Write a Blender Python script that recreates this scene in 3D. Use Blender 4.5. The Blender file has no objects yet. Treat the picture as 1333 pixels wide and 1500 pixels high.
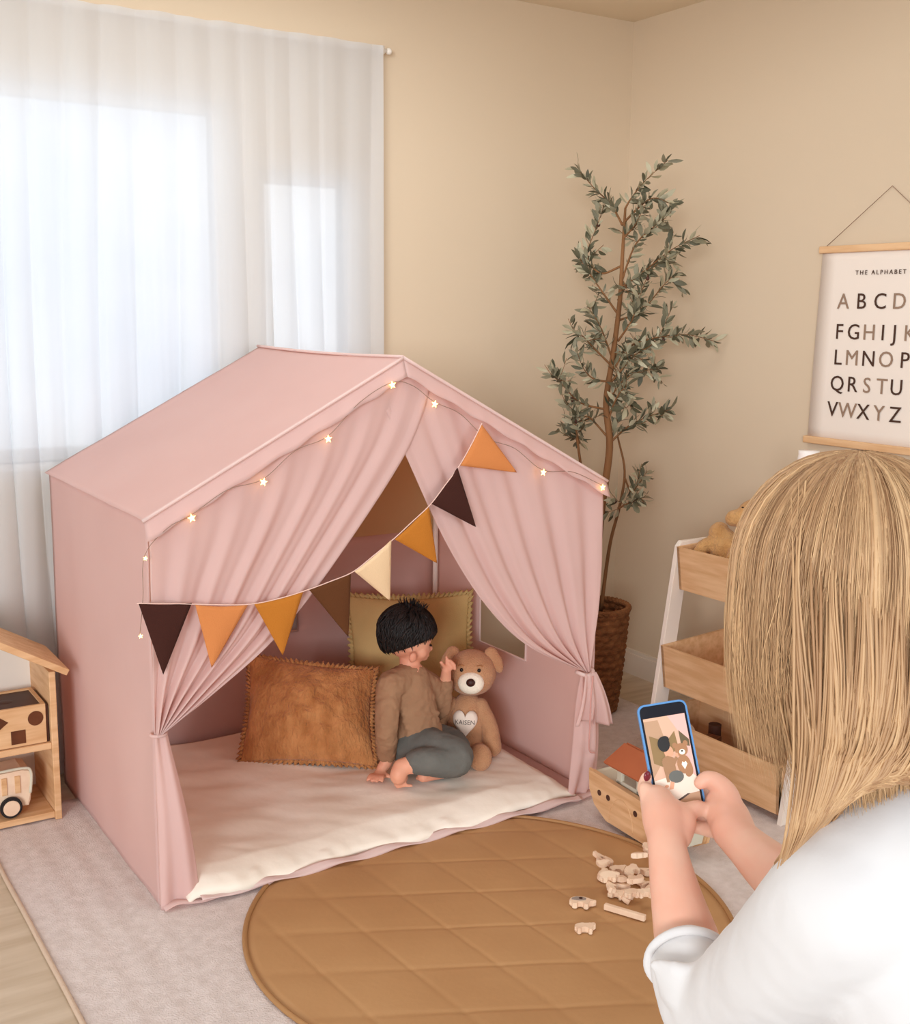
import bpy, bmesh, math, random
from mathutils import Vector, Matrix, noise
PI=math.pi; sin=math.sin; cos=math.cos
random.seed(7)
scn=bpy.context.scene; COL=scn.collection
V=Vector
# ------------------------------------------------------------------ camera basis (survey of the room)
CC=V((-.81015815,-2.56171989,1.42025767)); CR=V((.84339014,-.53718754,.01107319)); CU=V((.08152984,.1483186,.98557317)); CF=V((.53107999,.8303199,-.16888726)); FL=1704.13
def at(px,py,d): return CC+(CF+CR*((px-666.5)/FL)+CU*((750-py)/FL))*d
def onp(px,py,ax,v):
    d=at(px,py,1)-CC; return CC+d*((v-CC[ax])/d[ax])
# ------------------------------------------------------------------ materials
def lin(c): return tuple((x/255/12.92 if x/255<=.04045 else ((x/255+.055)/1.055)**2.4) for x in c)+(1,)
def mat(name,c,rough=.8,c2=None,scale=8,stretch=(1,1,1),bump=0,bscale=60,metal=0,sheen=0,trans=0,emit=0,spec=.3,sss=0,detail=4,lo=.35,hi=.65,attr=None,tcol=None):
    m=bpy.data.materials.new(name); m.use_nodes=True; nt=m.node_tree; N=nt.nodes; L=nt.links
    b=N['Principled BSDF']; out=N['Material Output']
    b.inputs['Base Color'].default_value=lin(c); b.inputs['Roughness'].default_value=rough; b.inputs['Metallic'].default_value=metal
    b.inputs['Specular IOR Level'].default_value=spec
    if sheen: b.inputs['Sheen Weight'].default_value=sheen; b.inputs['Sheen Roughness'].default_value=.5
    if sss: b.inputs['Subsurface Weight'].default_value=sss; b.inputs['Subsurface Radius'].default_value=(1,.35,.2); b.inputs['Subsurface Scale'].default_value=.012
    if emit: b.inputs['Emission Color'].default_value=lin(c); b.inputs['Emission Strength'].default_value=emit
    tc=N.new('ShaderNodeTexCoord'); mp=N.new('ShaderNodeMapping'); mp.inputs['Scale'].default_value=stretch; L.new(tc.outputs['Object'],mp.inputs['Vector'])
    if c2 is not None:
        rp=N.new('ShaderNodeValToRGB'); e=rp.color_ramp.elements
        e[0].position=lo; e[0].color=lin(c); e[1].position=hi; e[1].color=lin(c2)
        if attr:
            a=N.new('ShaderNodeAttribute'); a.attribute_name=attr; L.new(a.outputs['Fac'],rp.inputs['Fac'])
        else:
            n=N.new('ShaderNodeTexNoise'); n.inputs['Scale'].default_value=scale; n.inputs['Detail'].default_value=detail
            L.new(mp.outputs[0],n.inputs['Vector']); L.new(n.outputs['Fac'],rp.inputs['Fac'])
        L.new(rp.outputs[0],b.inputs['Base Color'])
    if bump:
        n2=N.new('ShaderNodeTexNoise'); n2.inputs['Scale'].default_value=bscale; n2.inputs['Detail'].default_value=3
        L.new(mp.outputs[0],n2.inputs['Vector']); bp=N.new('ShaderNodeBump'); bp.inputs['Strength'].default_value=bump; bp.inputs['Distance'].default_value=.01
        L.new(n2.outputs['Fac'],bp.inputs['Height']); L.new(bp.outputs[0],b.inputs['Normal'])
    if trans:
        t=N.new('ShaderNodeBsdfTranslucent'); t.inputs['Color'].default_value=lin(tcol or c); mx=N.new('ShaderNodeMixShader'); mx.inputs[0].default_value=trans
        L.new(b.outputs[0],mx.inputs[1]); L.new(t.outputs[0],mx.inputs[2]); L.new(mx.outputs[0],out.inputs['Surface'])
    return m
M=dict(
 wall=mat('wall_paint',(214,195,169),.9,bump=.02,bscale=200),
 ceil=mat('ceiling_paint',(228,214,190),.9),
 white=mat('white_paint',(235,228,218),.5),
 base=mat('baseboard_paint',(225,212,196),.5),
 floor=mat('floor_boards',(206,188,166),.6,(188,168,144),3,(1,8,1),.05,30),
 carpet=mat('rug_weave',(225,212,207),.95,(213,199,193),40,(1,1,1),.5,260,detail=8),
 rugedge=mat('rug_binding',(205,180,158),.9,bump=.3,bscale=200),
 pink=mat('pink_canvas',(237,214,209),.85,(234,210,205),5,bump=.05,bscale=400,trans=.5,tcol=(248,214,202)),
 pinkroof=mat('pink_binding',(240,222,217),.85,bump=.04,bscale=400,trans=.4,tcol=(246,206,190)),
 tan=mat('tan_canvas',(236,210,164),.85,bump=.05,bscale=400,trans=.5),
 pinkdk=mat('pink_hem',(205,150,140),.85,bump=.05,bscale=300),
 cream=mat('cream_cotton',(244,234,220),.9,(238,226,210),6,bump=.12,bscale=30),
 brownmat=mat('play_mat',(186,142,96),.6,(178,133,88),3,bump=.04,bscale=80,spec=.4),
 matedge=mat('mat_piping',(168,124,80),.6),
 fur=mat('brown_fur',(196,136,84),.95,(166,106,58),22,(1,1,.5),.8,110,sheen=.15,detail=8),
 olive=mat('olive_linen',(186,160,108),.9,(176,150,98),5,bump=.15,bscale=250),
 teddy=mat('teddy_plush',(196,146,108),.95,(188,136,98),30,bump=.5,bscale=250,sheen=.2),
 muzzle=mat('muzzle_plush',(246,234,214),.95,bump=.3,bscale=250),
 black=mat('black_plastic',(22,14,12),.25),
 nose=mat('nose_thread',(60,28,20),.5),
 heart=mat('heart_felt',(238,220,204),.95),
 ink=mat('brown_ink',(74,50,38),.8),
 inklt=mat('taupe_ink',(150,124,104),.8),
 paper=mat('poster_paper',(238,226,214),.85),
 wood=mat('light_pine',(226,184,140),.55,(206,158,112),6,(1,1,9),.05,60),
 woodx=mat('light_pine_x',(226,184,140),.55,(208,160,114),6,(1,9,9),.05,60),
 woody=mat('light_pine_y',(230,190,146),.55,(212,166,120),6,(9,1,9),.05,60),
 rackwhite=mat('rack_white',(240,228,216),.45),
 walnut=mat('walnut_face',(112,62,34),.5,(88,46,24),10,(1,8,1)),
 walnutdk=mat('walnut_lid',(84,50,38),.5,(66,38,28),10),
 bark=mat('bark',(140,98,62),.85,(110,74,44),14,(1,1,.3),.4,60),
 leaf=mat('olive_leaf',(74,72,50),.6,(188,180,150),0,attr='tone',lo=0,hi=1,spec=.5),
 basket=mat('woven_rush',(150,98,58),.8,(112,68,36),18,(1,1,3),.7,90,lo=.3,hi=.7),
 soil=mat('moss',(100,70,44),.95,bump=.6,bscale=80),
 skin=mat('skin_child',(228,168,138),.5,(218,150,122),10,sss=.12),
 skinw=mat('skin_adult',(236,192,168),.45,(230,172,148),9,sss=.15),
 hairb=mat('black_hair',(20,16,15),.5,(34,28,26),40,(1,1,.4),.3,150),
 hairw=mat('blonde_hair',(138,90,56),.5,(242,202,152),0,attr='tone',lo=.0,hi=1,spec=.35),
 scalp=mat('hair_under',(150,112,76),.7,(176,136,94),14,(1,1,.1),.3,120),
 shirtb=mat('taupe_jersey',(160,122,92),.95,(150,112,84),12,bump=.25,bscale=60),
 pants=mat('slate_cotton',(108,106,100),.95,(96,95,90),10,bump=.25,bscale=60),
 cuff=mat('slate_rib',(118,116,110),.95,bump=.3,bscale=200),
 shirtw=mat('white_knit',(222,219,218),.9,bump=.06,bscale=40,sheen=.1),
 jeans=mat('blue_denim',(96,106,124),.9,bump=.2,bscale=200),
 phonecase=mat('blue_case',(96,150,206),.35),
 phonebody=mat('phone_black',(34,36,44),.2),
 nail=mat('nail_lacquer',(120,40,50),.2),
 lip=mat('lip',(196,110,98),.5),
 cord=mat('copper_wire',(150,120,104),.5),
 string=mat('garland_tape',(226,190,176),.9),
 f_dark=mat('felt_espresso',(62,28,20),.95,bump=.2,bscale=300),
 f_tan=mat('felt_caramel',(206,128,72),.95,bump=.2,bscale=300),
 f_amber=mat('felt_amber',(184,112,36),.95,bump=.2,bscale=300),
 f_brown=mat('felt_brown',(92,52,24),.95,bump=.2,bscale=300),
 f_cream=mat('felt_cream',(232,198,158),.95,bump=.2,bscale=300),
 rust=mat('rust_paint',(176,98,62),.6,(166,90,56),8),
 sage=mat('sage_paint',(206,200,180),.6),
 animal=mat('bare_maple',(236,208,180),.6,(226,192,164),20),
 grey=mat('grey_print',(150,136,126),.7),
 tire=mat('rubber',(40,34,34),.7),
 vase=mat('white_ceramic',(244,236,230),.35),
 plush=mat('tan_plush',(206,158,102),.95,(188,138,84),20,bump=.7,bscale=150,sheen=.2),
 glass=None)
def glassm():
    m=bpy.data.materials.new('window_glass'); m.use_nodes=True; nt=m.node_tree; b=nt.nodes['Principled BSDF']
    b.inputs['Transmission Weight'].default_value=1; b.inputs['Roughness'].default_value=0; b.inputs['IOR'].default_value=1.02; b.inputs['Base Color'].default_value=(.97,.99,1,1)
    return m
M['glass']=glassm()
def sheer():
    m=bpy.data.materials.new('sheer_voile'); m.use_nodes=True; nt=m.node_tree; N=nt.nodes; L=nt.links
    for n in list(N): N.remove(n)
    out=N.new('ShaderNodeOutputMaterial'); d=N.new('ShaderNodeBsdfDiffuse'); d.inputs[0].default_value=lin((232,234,236))
    t=N.new('ShaderNodeBsdfTranslucent'); t.inputs[0].default_value=lin((232,236,242)); tr=N.new('ShaderNodeBsdfTransparent')
    a=N.new('ShaderNodeMixShader'); a.inputs[0].default_value=.5; L.new(d.outputs[0],a.inputs[1]); L.new(t.outputs[0],a.inputs[2])
    b=N.new('ShaderNodeMixShader'); 
    lw=N.new('ShaderNodeLayerWeight'); lw.inputs[0].default_value=.35; mr=N.new('ShaderNodeMapRange'); mr.inputs[3].default_value=.17; mr.inputs[4].default_value=.02
    L.new(lw.outputs['Facing'],mr.inputs[0]); L.new(mr.outputs[0],b.inputs[0]); L.new(a.outputs[0],b.inputs[1]); L.new(tr.outputs[0],b.inputs[2]); L.new(b.outputs[0],out.inputs[0])
    return m
M['sheer']=sheer()
def emis(name,c,s):
    m=bpy.data.materials.new(name); m.use_nodes=True; nt=m.node_tree; b=nt.nodes['Principled BSDF']
    b.inputs['Base Color'].default_value=lin(c); b.inputs['Emission Color'].default_value=lin(c); b.inputs['Emission Strength'].default_value=s; b.inputs['Roughness'].default_value=.3
    return m
M['star']=emis('star_glow',(255,206,110),7)
# ------------------------------------------------------------------ mesh helpers
def thing(name,label,cat,loc=(0,0,0),group=None):
    o=bpy.data.objects.new(name,None); COL.objects.link(o); o.location=loc; o.empty_display_size=.05
    o['label']=label; o['category']=cat
    if group: o['group']=group
    return o
def tag(o,label,cat,group=None,kind=None):
    o['label']=label; o['category']=cat
    if group: o['group']=group
    if kind: o['kind']=kind
    return o
def obj(name,bm,m,parent=None,smooth=True,mods=(),mats=None,auto=None):
    me=bpy.data.meshes.new(name); bmesh.ops.recalc_face_normals(bm,faces=bm.faces) if len(bm.faces) and smooth!='raw' else None
    for f in bm.faces: f.smooth=bool(smooth)
    bm.to_mesh(me); bm.free()
    for x in (mats or [m]): me.materials.append(x)
    o=bpy.data.objects.new(name,me); COL.objects.link(o)
    if parent is not None:
        o.parent=parent
        if parent.parent is None: o.matrix_parent_inverse=Matrix.Translation(parent.location).inverted()
    for md in mods: addmod(o,*md)
    if auto: 
        for p in me.polygons: p.use_smooth=True
        try: me.set_sharp_from_angle(angle=math.radians(auto))
        except Exception: pass
    return o
def addmod(o,t,**k): pass
def mod(o,t,**k):
    md=o.modifiers.new(t.lower(),t)
    for a,b in k.items(): setattr(md,a,b)
    return md
def struct(name,bm,m,smooth=False):
    o=obj(name,bm,m,None,smooth); o['kind']='structure'; return o
def B(): return bmesh.new()
def box(bm,lo,hi,mtx=None,mi=0,bev=0):
    r=bmesh.ops.create_cube(bm,size=1); vs=r['verts']; lo=V(lo);hi=V(hi); c=(lo+hi)/2; s=hi-lo
    for v in vs: v.co=V((v.co.x*s.x,v.co.y*s.y,v.co.z*s.z))+c
    if bev:
        es=list({e for v in vs for e in v.link_edges}); rr=bmesh.ops.bevel(bm,geom=es,offset=bev,segments=2,profile=.5,affect='EDGES'); vs=list({v for f in rr['faces'] for v in f.verts}|{v for v in vs if v.is_valid})
    if mtx is not None:
        for v in vs: v.co=mtx@v.co
    for v in vs:
        for f in v.link_faces: f.material_index=mi
    return vs
def ell(bm,c,r,rot=None,seg=24,mi=0):
    if not hasattr(r,'__len__'): r=(r,r,r)
    R=bmesh.ops.create_uvsphere(bm,u_segments=seg,v_segments=max(8,seg//2),radius=1)['verts']
    for v in R:
        p=V((v.co.x*r[0],v.co.y*r[1],v.co.z*r[2]))
        v.co=(rot@p if rot else p)+V(c)
    if mi:
        for v in R:
            for f in v.link_faces: f.material_index=mi
    return R
def catmull(P,n):
    P=[V(p) for p in P]
    if len(P)==2: return [P[0].lerp(P[1],i/n) for i in range(n+1)]
    Q=[P[0]*2-P[1]]+P+[P[-1]*2-P[-2]]; out=[]
    for i in range(1,len(Q)-2):
        for k in range(n):
            t=k/n; a,b,c,d=Q[i-1:i+3]
            out.append(.5*((2*b)+(c-a)*t+(2*a-5*b+4*c-d)*t*t+(3*b-a-3*c+d)*t**3))
    out.append(P[-1]); return out
def frames(pts):
    T=[(pts[min(i+1,len(pts)-1)]-pts[max(i-1,0)]).normalized() for i in range(len(pts))]
    up=V((0,0,1)) if abs(T[0].z)<.9 else V((1,0,0)); n=(up-T[0]*up.dot(T[0])).normalized(); out=[]
    for t in T:
        n=(n-t*n.dot(t)).normalized(); out.append((n,t.cross(n)))
    return T,out
def sweep(bm,pts,rad,seg=12,caps=True,flat=1,mi=0):
    """tube along pts; rad list or number"""
    T,Fr=frames(pts); rings=[]
    if not hasattr(rad,'__len__'): rad=[rad]*len(pts)
    for p,r,(a,b) in zip(pts,rad,Fr):
        rings.append([bm.verts.new(p+a*(cos(2*PI*k/seg)*r*flat)+b*(sin(2*PI*k/seg)*r)) for k in range(seg)])
    for A,Bq in zip(rings,rings[1:]):
        for k in range(seg):
            f=bm.faces.new((A[k],A[(k+1)%seg],Bq[(k+1)%seg],Bq[k])); f.material_index=mi
    if caps and seg>2:
        f=bm.faces.new(rings[0][::-1]); f.material_index=mi; f=bm.faces.new(rings[-1]); f.material_index=mi
    return rings
def limb(bm,PR,n=6,seg=16):
    """rounded tapered limb through [(point,radius),...]"""
    P=catmull([p for p,r in PR],n); R=[v.x for v in catmull([V((r,0,0)) for p,r in PR],n)]
    T,_=frames(P)
    # hemispherical ends
    pre=[];pr=[]
    for k in (4,3,2,1):
        a=k/4*PI/2*.97; pre.append(P[0]-T[0]*R[0]*sin(a)); pr.append(R[0]*cos(a))
    post=[];po=[]
    for k in (1,2,3,4):
        a=k/4*PI/2*.97; post.append(P[-1]+T[-1]*R[-1]*sin(a)); po.append(R[-1]*cos(a))
    sweep(bm,pre+P+post,pr+R+po,seg)
def grid(bm,fn,nu,nv,mi=0,closeu=False):
    vs=[[bm.verts.new(fn(i/nu,j/nv)) for j in range(nv+1)] for i in range(nu+(0 if closeu else 1))]
    for i in range(nu):
        for j in range(nv):
            a=vs[i];b=vs[(i+1)%len(vs)]
            f=bm.faces.new((a[j],b[j],b[j+1],a[j+1])); f.material_index=mi
    return vs
def lathe(bm,prof,c=(0,0,0),seg=32,mi=0,wob=None):
    c=V(c); rings=[]
    for r,z in prof:
        rings.append([bm.verts.new(c+V((r*cos(2*PI*k/seg),r*sin(2*PI*k/seg),z))) for k in range(seg)])
    for A,Bq in zip(rings,rings[1:]):
        for k in range(seg):
            f=bm.faces.new((A[k],A[(k+1)%seg],Bq[(k+1)%seg],Bq[k])); f.material_index=mi
    bm.faces.new(rings[0][::-1]).material_index=mi; bm.faces.new(rings[-1]).material_index=mi
def prism(bm,poly,mtx,th,bev=0,mi=0):
    """poly in local xy extruded th along local z, by matrix"""
    a=[bm.verts.new(mtx@V((x,y,0))) for x,y in poly]; b=[bm.verts.new(mtx@V((x,y,th))) for x,y in poly]; n=len(poly); fs=[]
    fs.append(bm.faces.new(a[::-1])); fs.append(bm.faces.new(b))
    for k in range(n): fs.append(bm.faces.new((a[k],a[(k+1)%n],b[(k+1)%n],b[k])))
    for f in fs: f.material_index=mi
    if bev:
        es=list({e for f in fs[:2] for e in f.edges}); bmesh.ops.bevel(bm,geom=es,offset=bev,segments=2,affect='EDGES')
def basis(x,y,z,o):
    m=Matrix((x,y,z)).transposed().to_4x4(); m.translation=o; return m
def blob(name,bm,m,parent,voxel,it=6,noise_amt=0,nsc=.05):
    o=obj(name,bm,m,parent)
    rm=mod(o,'REMESH',mode='VOXEL',voxel_size=voxel,use_smooth_shade=True)
    mod(o,'SMOOTH',factor=.5,iterations=it)
    if noise_amt:
        tx=bpy.data.textures.new(name+'_creases','CLOUDS'); tx.noise_scale=nsc
        mod(o,'DISPLACE',texture=tx,strength=noise_amt,mid_level=.5)
    return o
def nz(x,y=0,z=0): return noise.noise(V((x,y,z)))
def pl(poly,t):
    """piecewise-linear/catmull position on list of tuples at t in 0..1"""
    P=[V(p) for p in poly]; s=t*(len(P)-1); i=min(int(s),len(P)-2); k=s-i
    a=P[max(i-1,0)];b=P[i];c=P[i+1];d=P[min(i+2,len(P)-1)]
    return .5*((2*b)+(c-a)*k+(2*a-5*b+4*c-d)*k*k+(3*b-a-3*c+d)*k**3)
def mesh_text(txt,size,m,parent,mtx,ext=.0006,name='lettering',spacing=1,bold=0,align='CENTER'):
    c=bpy.data.curves.new('t','FONT'); c.body=txt; c.size=size; c.extrude=ext; c.align_x=align; c.space_character=spacing; c.offset=bold; c.resolution_u=3
    o=bpy.data.objects.new('t',c); COL.objects.link(o); dg=bpy.context.evaluated_depsgraph_get(); me=bpy.data.meshes.new_from_object(o.evaluated_get(dg)); bpy.data.objects.remove(o); me.transform(mtx)
    return me
def join_meshes(name,mes,m,parent):
    bm=B()
    for me in mes: bm.from_mesh(me)
    for f in bm.faces: f.material_index=0
    return obj(name,bm,m,parent,smooth=False)
# ================================================================== SETTING
WX,WY,CZ=2.22,.97,2.5
X0,Y0=-3.2,-4.6
bm=B(); box(bm,(X0,Y0,-.1),(WX+.1,WY+.12,0)); struct('floor',bm,M['floor'])
bm=B(); box(bm,(-2.4,-1.9,CZ),(WX+.1,WY+.12,CZ+.1)); struct('ceiling',bm,M['ceil'])
bm=B(); box(bm,(WX,-1.9,0),(WX+.12,WY+.12,CZ)); struct('wall_right',bm,M['wall'])
bm=B()
W1=(-1.45,.60,.97,2.05); W2=(.70,1.05,.97,1.86)
box(bm,(X0,WY,0),(WX,WY+.12,.97)); box(bm,(X0,WY,2.05),(WX,WY+.12,CZ))
box(bm,(X0,WY,.97),(W1[0],WY+.12,2.05)); box(bm,(W1[1],WY,.97),(W2[0],WY+.12,2.05)); box(bm,(W2[1],WY,.97),(WX,WY+.12,2.05)); box(bm,(W2[0],WY,W2[3]),(W2[1],WY+.12,2.05))
struct('wall_back',bm,M['wall'])
for i,w in enumerate((W1,W2)):
    x0,x1,z0,z1=w; bm=B(); t=.035; y0,y1=WY+.04,WY+.09
    box(bm,(x0,y0,z0),(x0+t,y1,z1)); box(bm,(x1-t,y0,z0),(x1,y1,z1)); box(bm,(x0+t,y0,z0),(x1-t,y1,z0+t)); box(bm,(x0+t,y0,z1-t),(x1-t,y1,z1))
    if i==0: box(bm,(-.46,y0,z0+t),(-.42,y1,z1-t))
    w_=struct('window_%d'%(i+1),bm,M['white'])
    bm=B(); box(bm,(x0+t,WY+.062,z0+t),(x1-t,WY+.066,z1-t)); g=obj('pane',bm,M['glass'],w_,False)
    bm=B(); box(bm,(x0-.02,WY-.012,z0-.02),(x1+.02,WY+.11,z0)); obj('window_sill',bm,M['white'],w_,False)
bm=B(); box(bm,(WX-.014,-1.9,0),(WX,WY-.014,.085)); box(bm,(WX-.010,-1.9,.085),(WX,WY-.014,.10)); struct('baseboard_right',bm,M['base'])
bm=B(); box(bm,(X0,WY-.014,0),(WX,WY,.085)); box(bm,(X0,WY-.010,.085),(WX,WY,.10)); struct('baseboard_back',bm,M['base'])
# ---- rug
rug=thing('area_rug','large pale pinkish woven rug with a bound edge, spread under the tent and mat','rug',(.7,-1,0))
bm=B()
def rf(u,v):
    x=-.28+u*2.25; y=-2.6+v*3.34; z=.006
    if u<.12: z+=.0012*sin(u*2.25/.012)*(1 if u>.03 else 0)
    return V((x,y,z+.001*nz(x*40,y*40)))
grid(bm,rf,260,120)
o=obj('pile',bm,M['carpet'],rug); mod(o,'SOLIDIFY',thickness=.005,offset=-1)
bm=B(); pts=[V((-.284+.004*nz(k*.3),-2.6+k*.0835,.006)) for k in range(41)]; sweep(bm,pts,.006,8); obj('edge_binding',bm,M['rugedge'],rug)
# ---- round quilted mat
MC=V((.640,-.470,0)); MR=.570
mt=thing('play_mat','round tan quilted play mat on the rug in front of the tent','play mat',(MC.x,MC.y,0))
bm=B()
def quilt(x,y):
    z=0
    for ang,per in ((-27,.165),(-86,.165)):
        a=math.radians(ang); d=(-sin(a)*x+cos(a)*y)/per; fr=abs(d-round(d))*per
        z-=.0016*math.exp(-(fr/.006)**2); z+=.0012*min(1,fr/.05)
    return z
def mf(u,v):
    a=u*2*PI; r=MR*v; x=MC.x+r*cos(a); y=MC.y+r*sin(a); e=min(1,(MR-r)/.02)
    return V((x,y,.010+quilt(x,y)*e+.001*nz(x*9,y*9)*e+.004*e))
vs=grid(bm,mf,260,150,closeu=True)
obj('quilted_top',bm,M['brownmat'],mt)
bm=B(); pts=[V((MC.x+(MR+.001)*cos(2*PI*k/120),MC.y+(MR+.001)*sin(2*PI*k/120),.013)) for k in range(121)]; sweep(bm,pts,.006,8,False); obj('piping',bm,M['matedge'],mt)
# ---- curtain
cu=thing('sheer_curtain','long white sheer curtain gathered in soft pleats on a rod over the window','curtain',(0,.94,0))
bm=B()
def cf(u,v):
    x=-1.6+u*2.72; z=.012+(1-v)*2.26
    k=.35+.65*min(1,v*1.4)
    x2=x+.02*nz(x*3,z*1.2)
    am_=(.45+1.1*abs(nz(x2*3.1,z*.25,9)))*k; ph=x2*64+7*nz(x2*1.6,z*.4,3)
    y=.925+.013*am_*sin(ph)+.009*k*sin(x2*19+1+nz(x2*2,z*.5)*3)+.003*k*nz(x2*60,z*.4)
    x2+=(.017*am_*sin(ph*1.0+1.2)+.006*nz(x2*25,z*.3,6)*k) if u<1 else 0
    y=max(.899,y)
    zz=z+ (.006*nz(x*9) if v<.01 else 0)
    return V((min(x2,1.118) if u<1 else x,min(y,.952),zz))
grid(bm,cf,900,40)
obj('drape',bm,M['sheer'],cu)
bm=B(); sweep(bm,catmull([(-1.7,.945,2.262),(1.15,.945,2.262)],10),.007,10); obj('curtain_rod',bm,M['white'],cu)
bm=B(); box(bm,(1.12,.935,2.25),(1.135,WY,2.275)); ell(bm,(1.155,.945,2.262),.011); obj('rod_bracket',bm,M['white'],cu)
# ================================================================== TENT
TW,TD,TE,TA=1.32,.89,.95,1.30
tent=thing('play_tent','pink canvas house-shaped play tent with tied back front curtains','play tent',(.66,.44,0))
def gz(x): return TE+(TA-TE)*(1-abs(x-.66)/.66)
def solid(o,t=.0016): mod(o,'SOLIDIFY',thickness=t,offset=0)
# roof
for s in (0,1):
    bm=B()
    def rfn(u,v,s=s):
        x=.66-(.66+.012)*u if s==0 else .66+(.66+.012)*u
        y=-.012+v*(TD+.02); z=TA+.006-(TA-TE)*u*(.672/.66)
        z-=.012*sin(PI*u)*sin(PI*v)**.8*1.0+.006*sin(PI*v)*(1-u)
        z+=.0025*nz(x*7,y*5,4)
        return V((x,y,z))
    grid(bm,rfn,50,50); o=obj('roof_panel',bm,M['pink'],tent); solid(o)
# hem over the gable, piping
bm=B()
for s in (-1,1):
    def hf(u,v,s=s):
        x=.66+s*(.672)*u; z=gz(x)+.006-.045*v; y=-.015-.020*v-.0015*sin(u*60)*v
        return V((x,y,z+.003*sin(u*38)*v))
    grid(bm,hf,60,4)
o=obj('gable_hem',bm,M['pink'],tent); solid(o)
bm=B()
for s in (-1,1):
    sweep(bm,[V((.66+s*.676*t/20,-.016,gz(.66+s*.676*t/20)+.008)) for t in range(21)],.0045,8)
sweep(bm,[V((.66,-.013+t*.046,TA+.010-.006*sin(PI*t/20))) for t in range(21)],.004,8)
obj('piping',bm,M['pinkroof'],tent)
# side panels
bm=B()
def sl(u,v):
    y=-.0+u*TD; z=v*TE; x=-.0-.006*sin(PI*v)*sin(PI*u)+.003*nz(y*6,z*3)
    return V((x,y,z))
grid(bm,sl,40,40); o=obj('side_panel',bm,M['pink'],tent); solid(o)
# right side with window: opening y .33-.60, z .31-.62
def holed(bm,fn,us,vs,hu,hv,n=24):
    """grid with a rectangular hole: us,vs ranges, hole ranges"""
    U=sorted(set([us[0]+(us[1]-us[0])*i/n for i in range(n+1)]+list(hu))); Vv=sorted(set([vs[0]+(vs[1]-vs[0])*i/n for i in range(n+1)]+list(hv)))
    g=[[bm.verts.new(fn(a,b)) for b in Vv] for a in U]
    for i in range(len(U)-1):
        for j in range(len(Vv)-1):
            ca=(U[i]+U[i+1])/2; cb=(Vv[j]+Vv[j+1])/2
            if hu[0]<ca<hu[1] and hv[0]<cb<hv[1]: continue
            bm.faces.new((g[i][j],g[i+1][j],g[i+1][j+1],g[i][j+1]))
    bmesh.ops.delete(bm,geom=[v for v in bm.verts if not v.link_faces],context='VERTS')
bm=B(); holed(bm,lambda a,b:V((TW+.003*nz(a*6,b*3,2),a,b)),(0,TD),(0,TE),(.335,.60),(.325,.60)); o=obj('side_panel',bm,M['pink'],tent); solid(o)
BZ=.665
bm=B(); holed(bm,lambda a,b:V((a,TD-.004+.004*nz(a*6,b*5,8),b)),(0,TW),(0,BZ),(.50,.775),(.37,.62)); o=obj('back_panel',bm,M['pink'],tent); solid(o)
bm=B(); vs=[bm.verts.new((x,TD-.002,z)) for x,z in ((0,BZ-.006),(TW,BZ-.006),(TW,TE),(.66,TA),(0,TE))]; bm.faces.new(vs); o=obj('back_gable',bm,M['tan'],tent,False); solid(o)
def frame_loop(name,pts,r,m): 
    bm=B(); sweep(bm,[V(p) for p in pts],r,8,False); obj(name,bm,m,tent)
frame_loop('window_trim',[(TW-.003,.335,.325),(TW-.003,.60,.325),(TW-.003,.60,.60),(TW-.003,.335,.60),(TW-.003,.335,.325)],.004,M['pinkroof'])
frame_loop('window_trim',[(.5,TD-.008,.37),(.775,TD-.008,.37),(.775,TD-.008,.62),(.5,TD-.008,.62),(.5,TD-.008,.37)],.004,M['pinkroof'])
# poles
for a,b in (((.012,.014,0),(.012,.014,TE)),((TW-.012,.014,0),(TW-.012,.014,TE)),((.012,TD-.018,0),(.012,TD-.018,TE)),((TW-.014,TD-.018,0),(TW-.014,TD-.018,TE)),
            ((.012,.014,TE-.01),(.66,.014,TA-.014)),((TW-.012,.014,TE-.01),(.66,.014,TA-.014)),((.012,TD-.018,TE-.01),(.66,TD-.018,TA-.014)),((TW-.012,TD-.018,TE-.01),(.66,TD-.018,TA-.014)),((.66,.014,TA-.016),(.66,TD-.018,TA-.016))):
    bm=B(); sweep(bm,catmull([a,b],2),.0095,12); obj('pole',bm,M['white'],tent)
# front curtains
def front(side):
    if side<0:
        I=[(.745,1.235),(.664,1.058),(.453,.792),(.303,.637),(.135,.518),(.012,.447)]; O=[(-.002,TE),(-.002,.86),(-.003,.75),(-.004,.65),(-.004,.54),(-.003,.437)]; top=lambda s:.745+(-.002-.745)*s; ph=0.3;nf=6.5
    else:
        I=[(.575,1.235),(.664,1.058),(.794,.81),(.928,.625),(1.07,.498),(1.262,.398)]; O=[(1.322,TE),(1.322,.86),(1.320,.75),(1.316,.62),(1.305,.50),(1.292,.385)]; top=lambda s:.575+(1.322-.575)*s; ph=1.1;nf=5.5
    bm=B()
    def fn(s,t):
        a=pl(I+[] if False else [(x,z,0) for x,z in I],t); b=pl([(x,z,0) for x,z in O],t)
        p=a.lerp(b,s); T=V((top(s),gz(top(s))-.006,0)); base0=V((I[0][0],I[0][1],0)).lerp(V((O[0][0],O[0][1],0)),s)
        p=p+(T-base0)*(1-t)**2
        amp=.0025+.026*t**.8*(1-.25*t)
        w=sin(2*PI*nf*(s**.85)+ph+.8*nz(s*3,t*2)); w=w*.75+.25*sin(2*PI*nf*2*s**.85+1)
        e=min(1,s/.05)
        y=-.010-.012*sin(PI*min(1,t))*.6+amp*w*.62*e-(.004 if side<0 else 0)+.003*nz(s*6,t*5,5)
        if s<.02: y-=.003
        return V((p.x,y,p.y))
    grid(bm,fn,110,70); o=obj('front_curtain',bm,M['pink'],tent); solid(o,.002)
front(-1); front(1)
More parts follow.
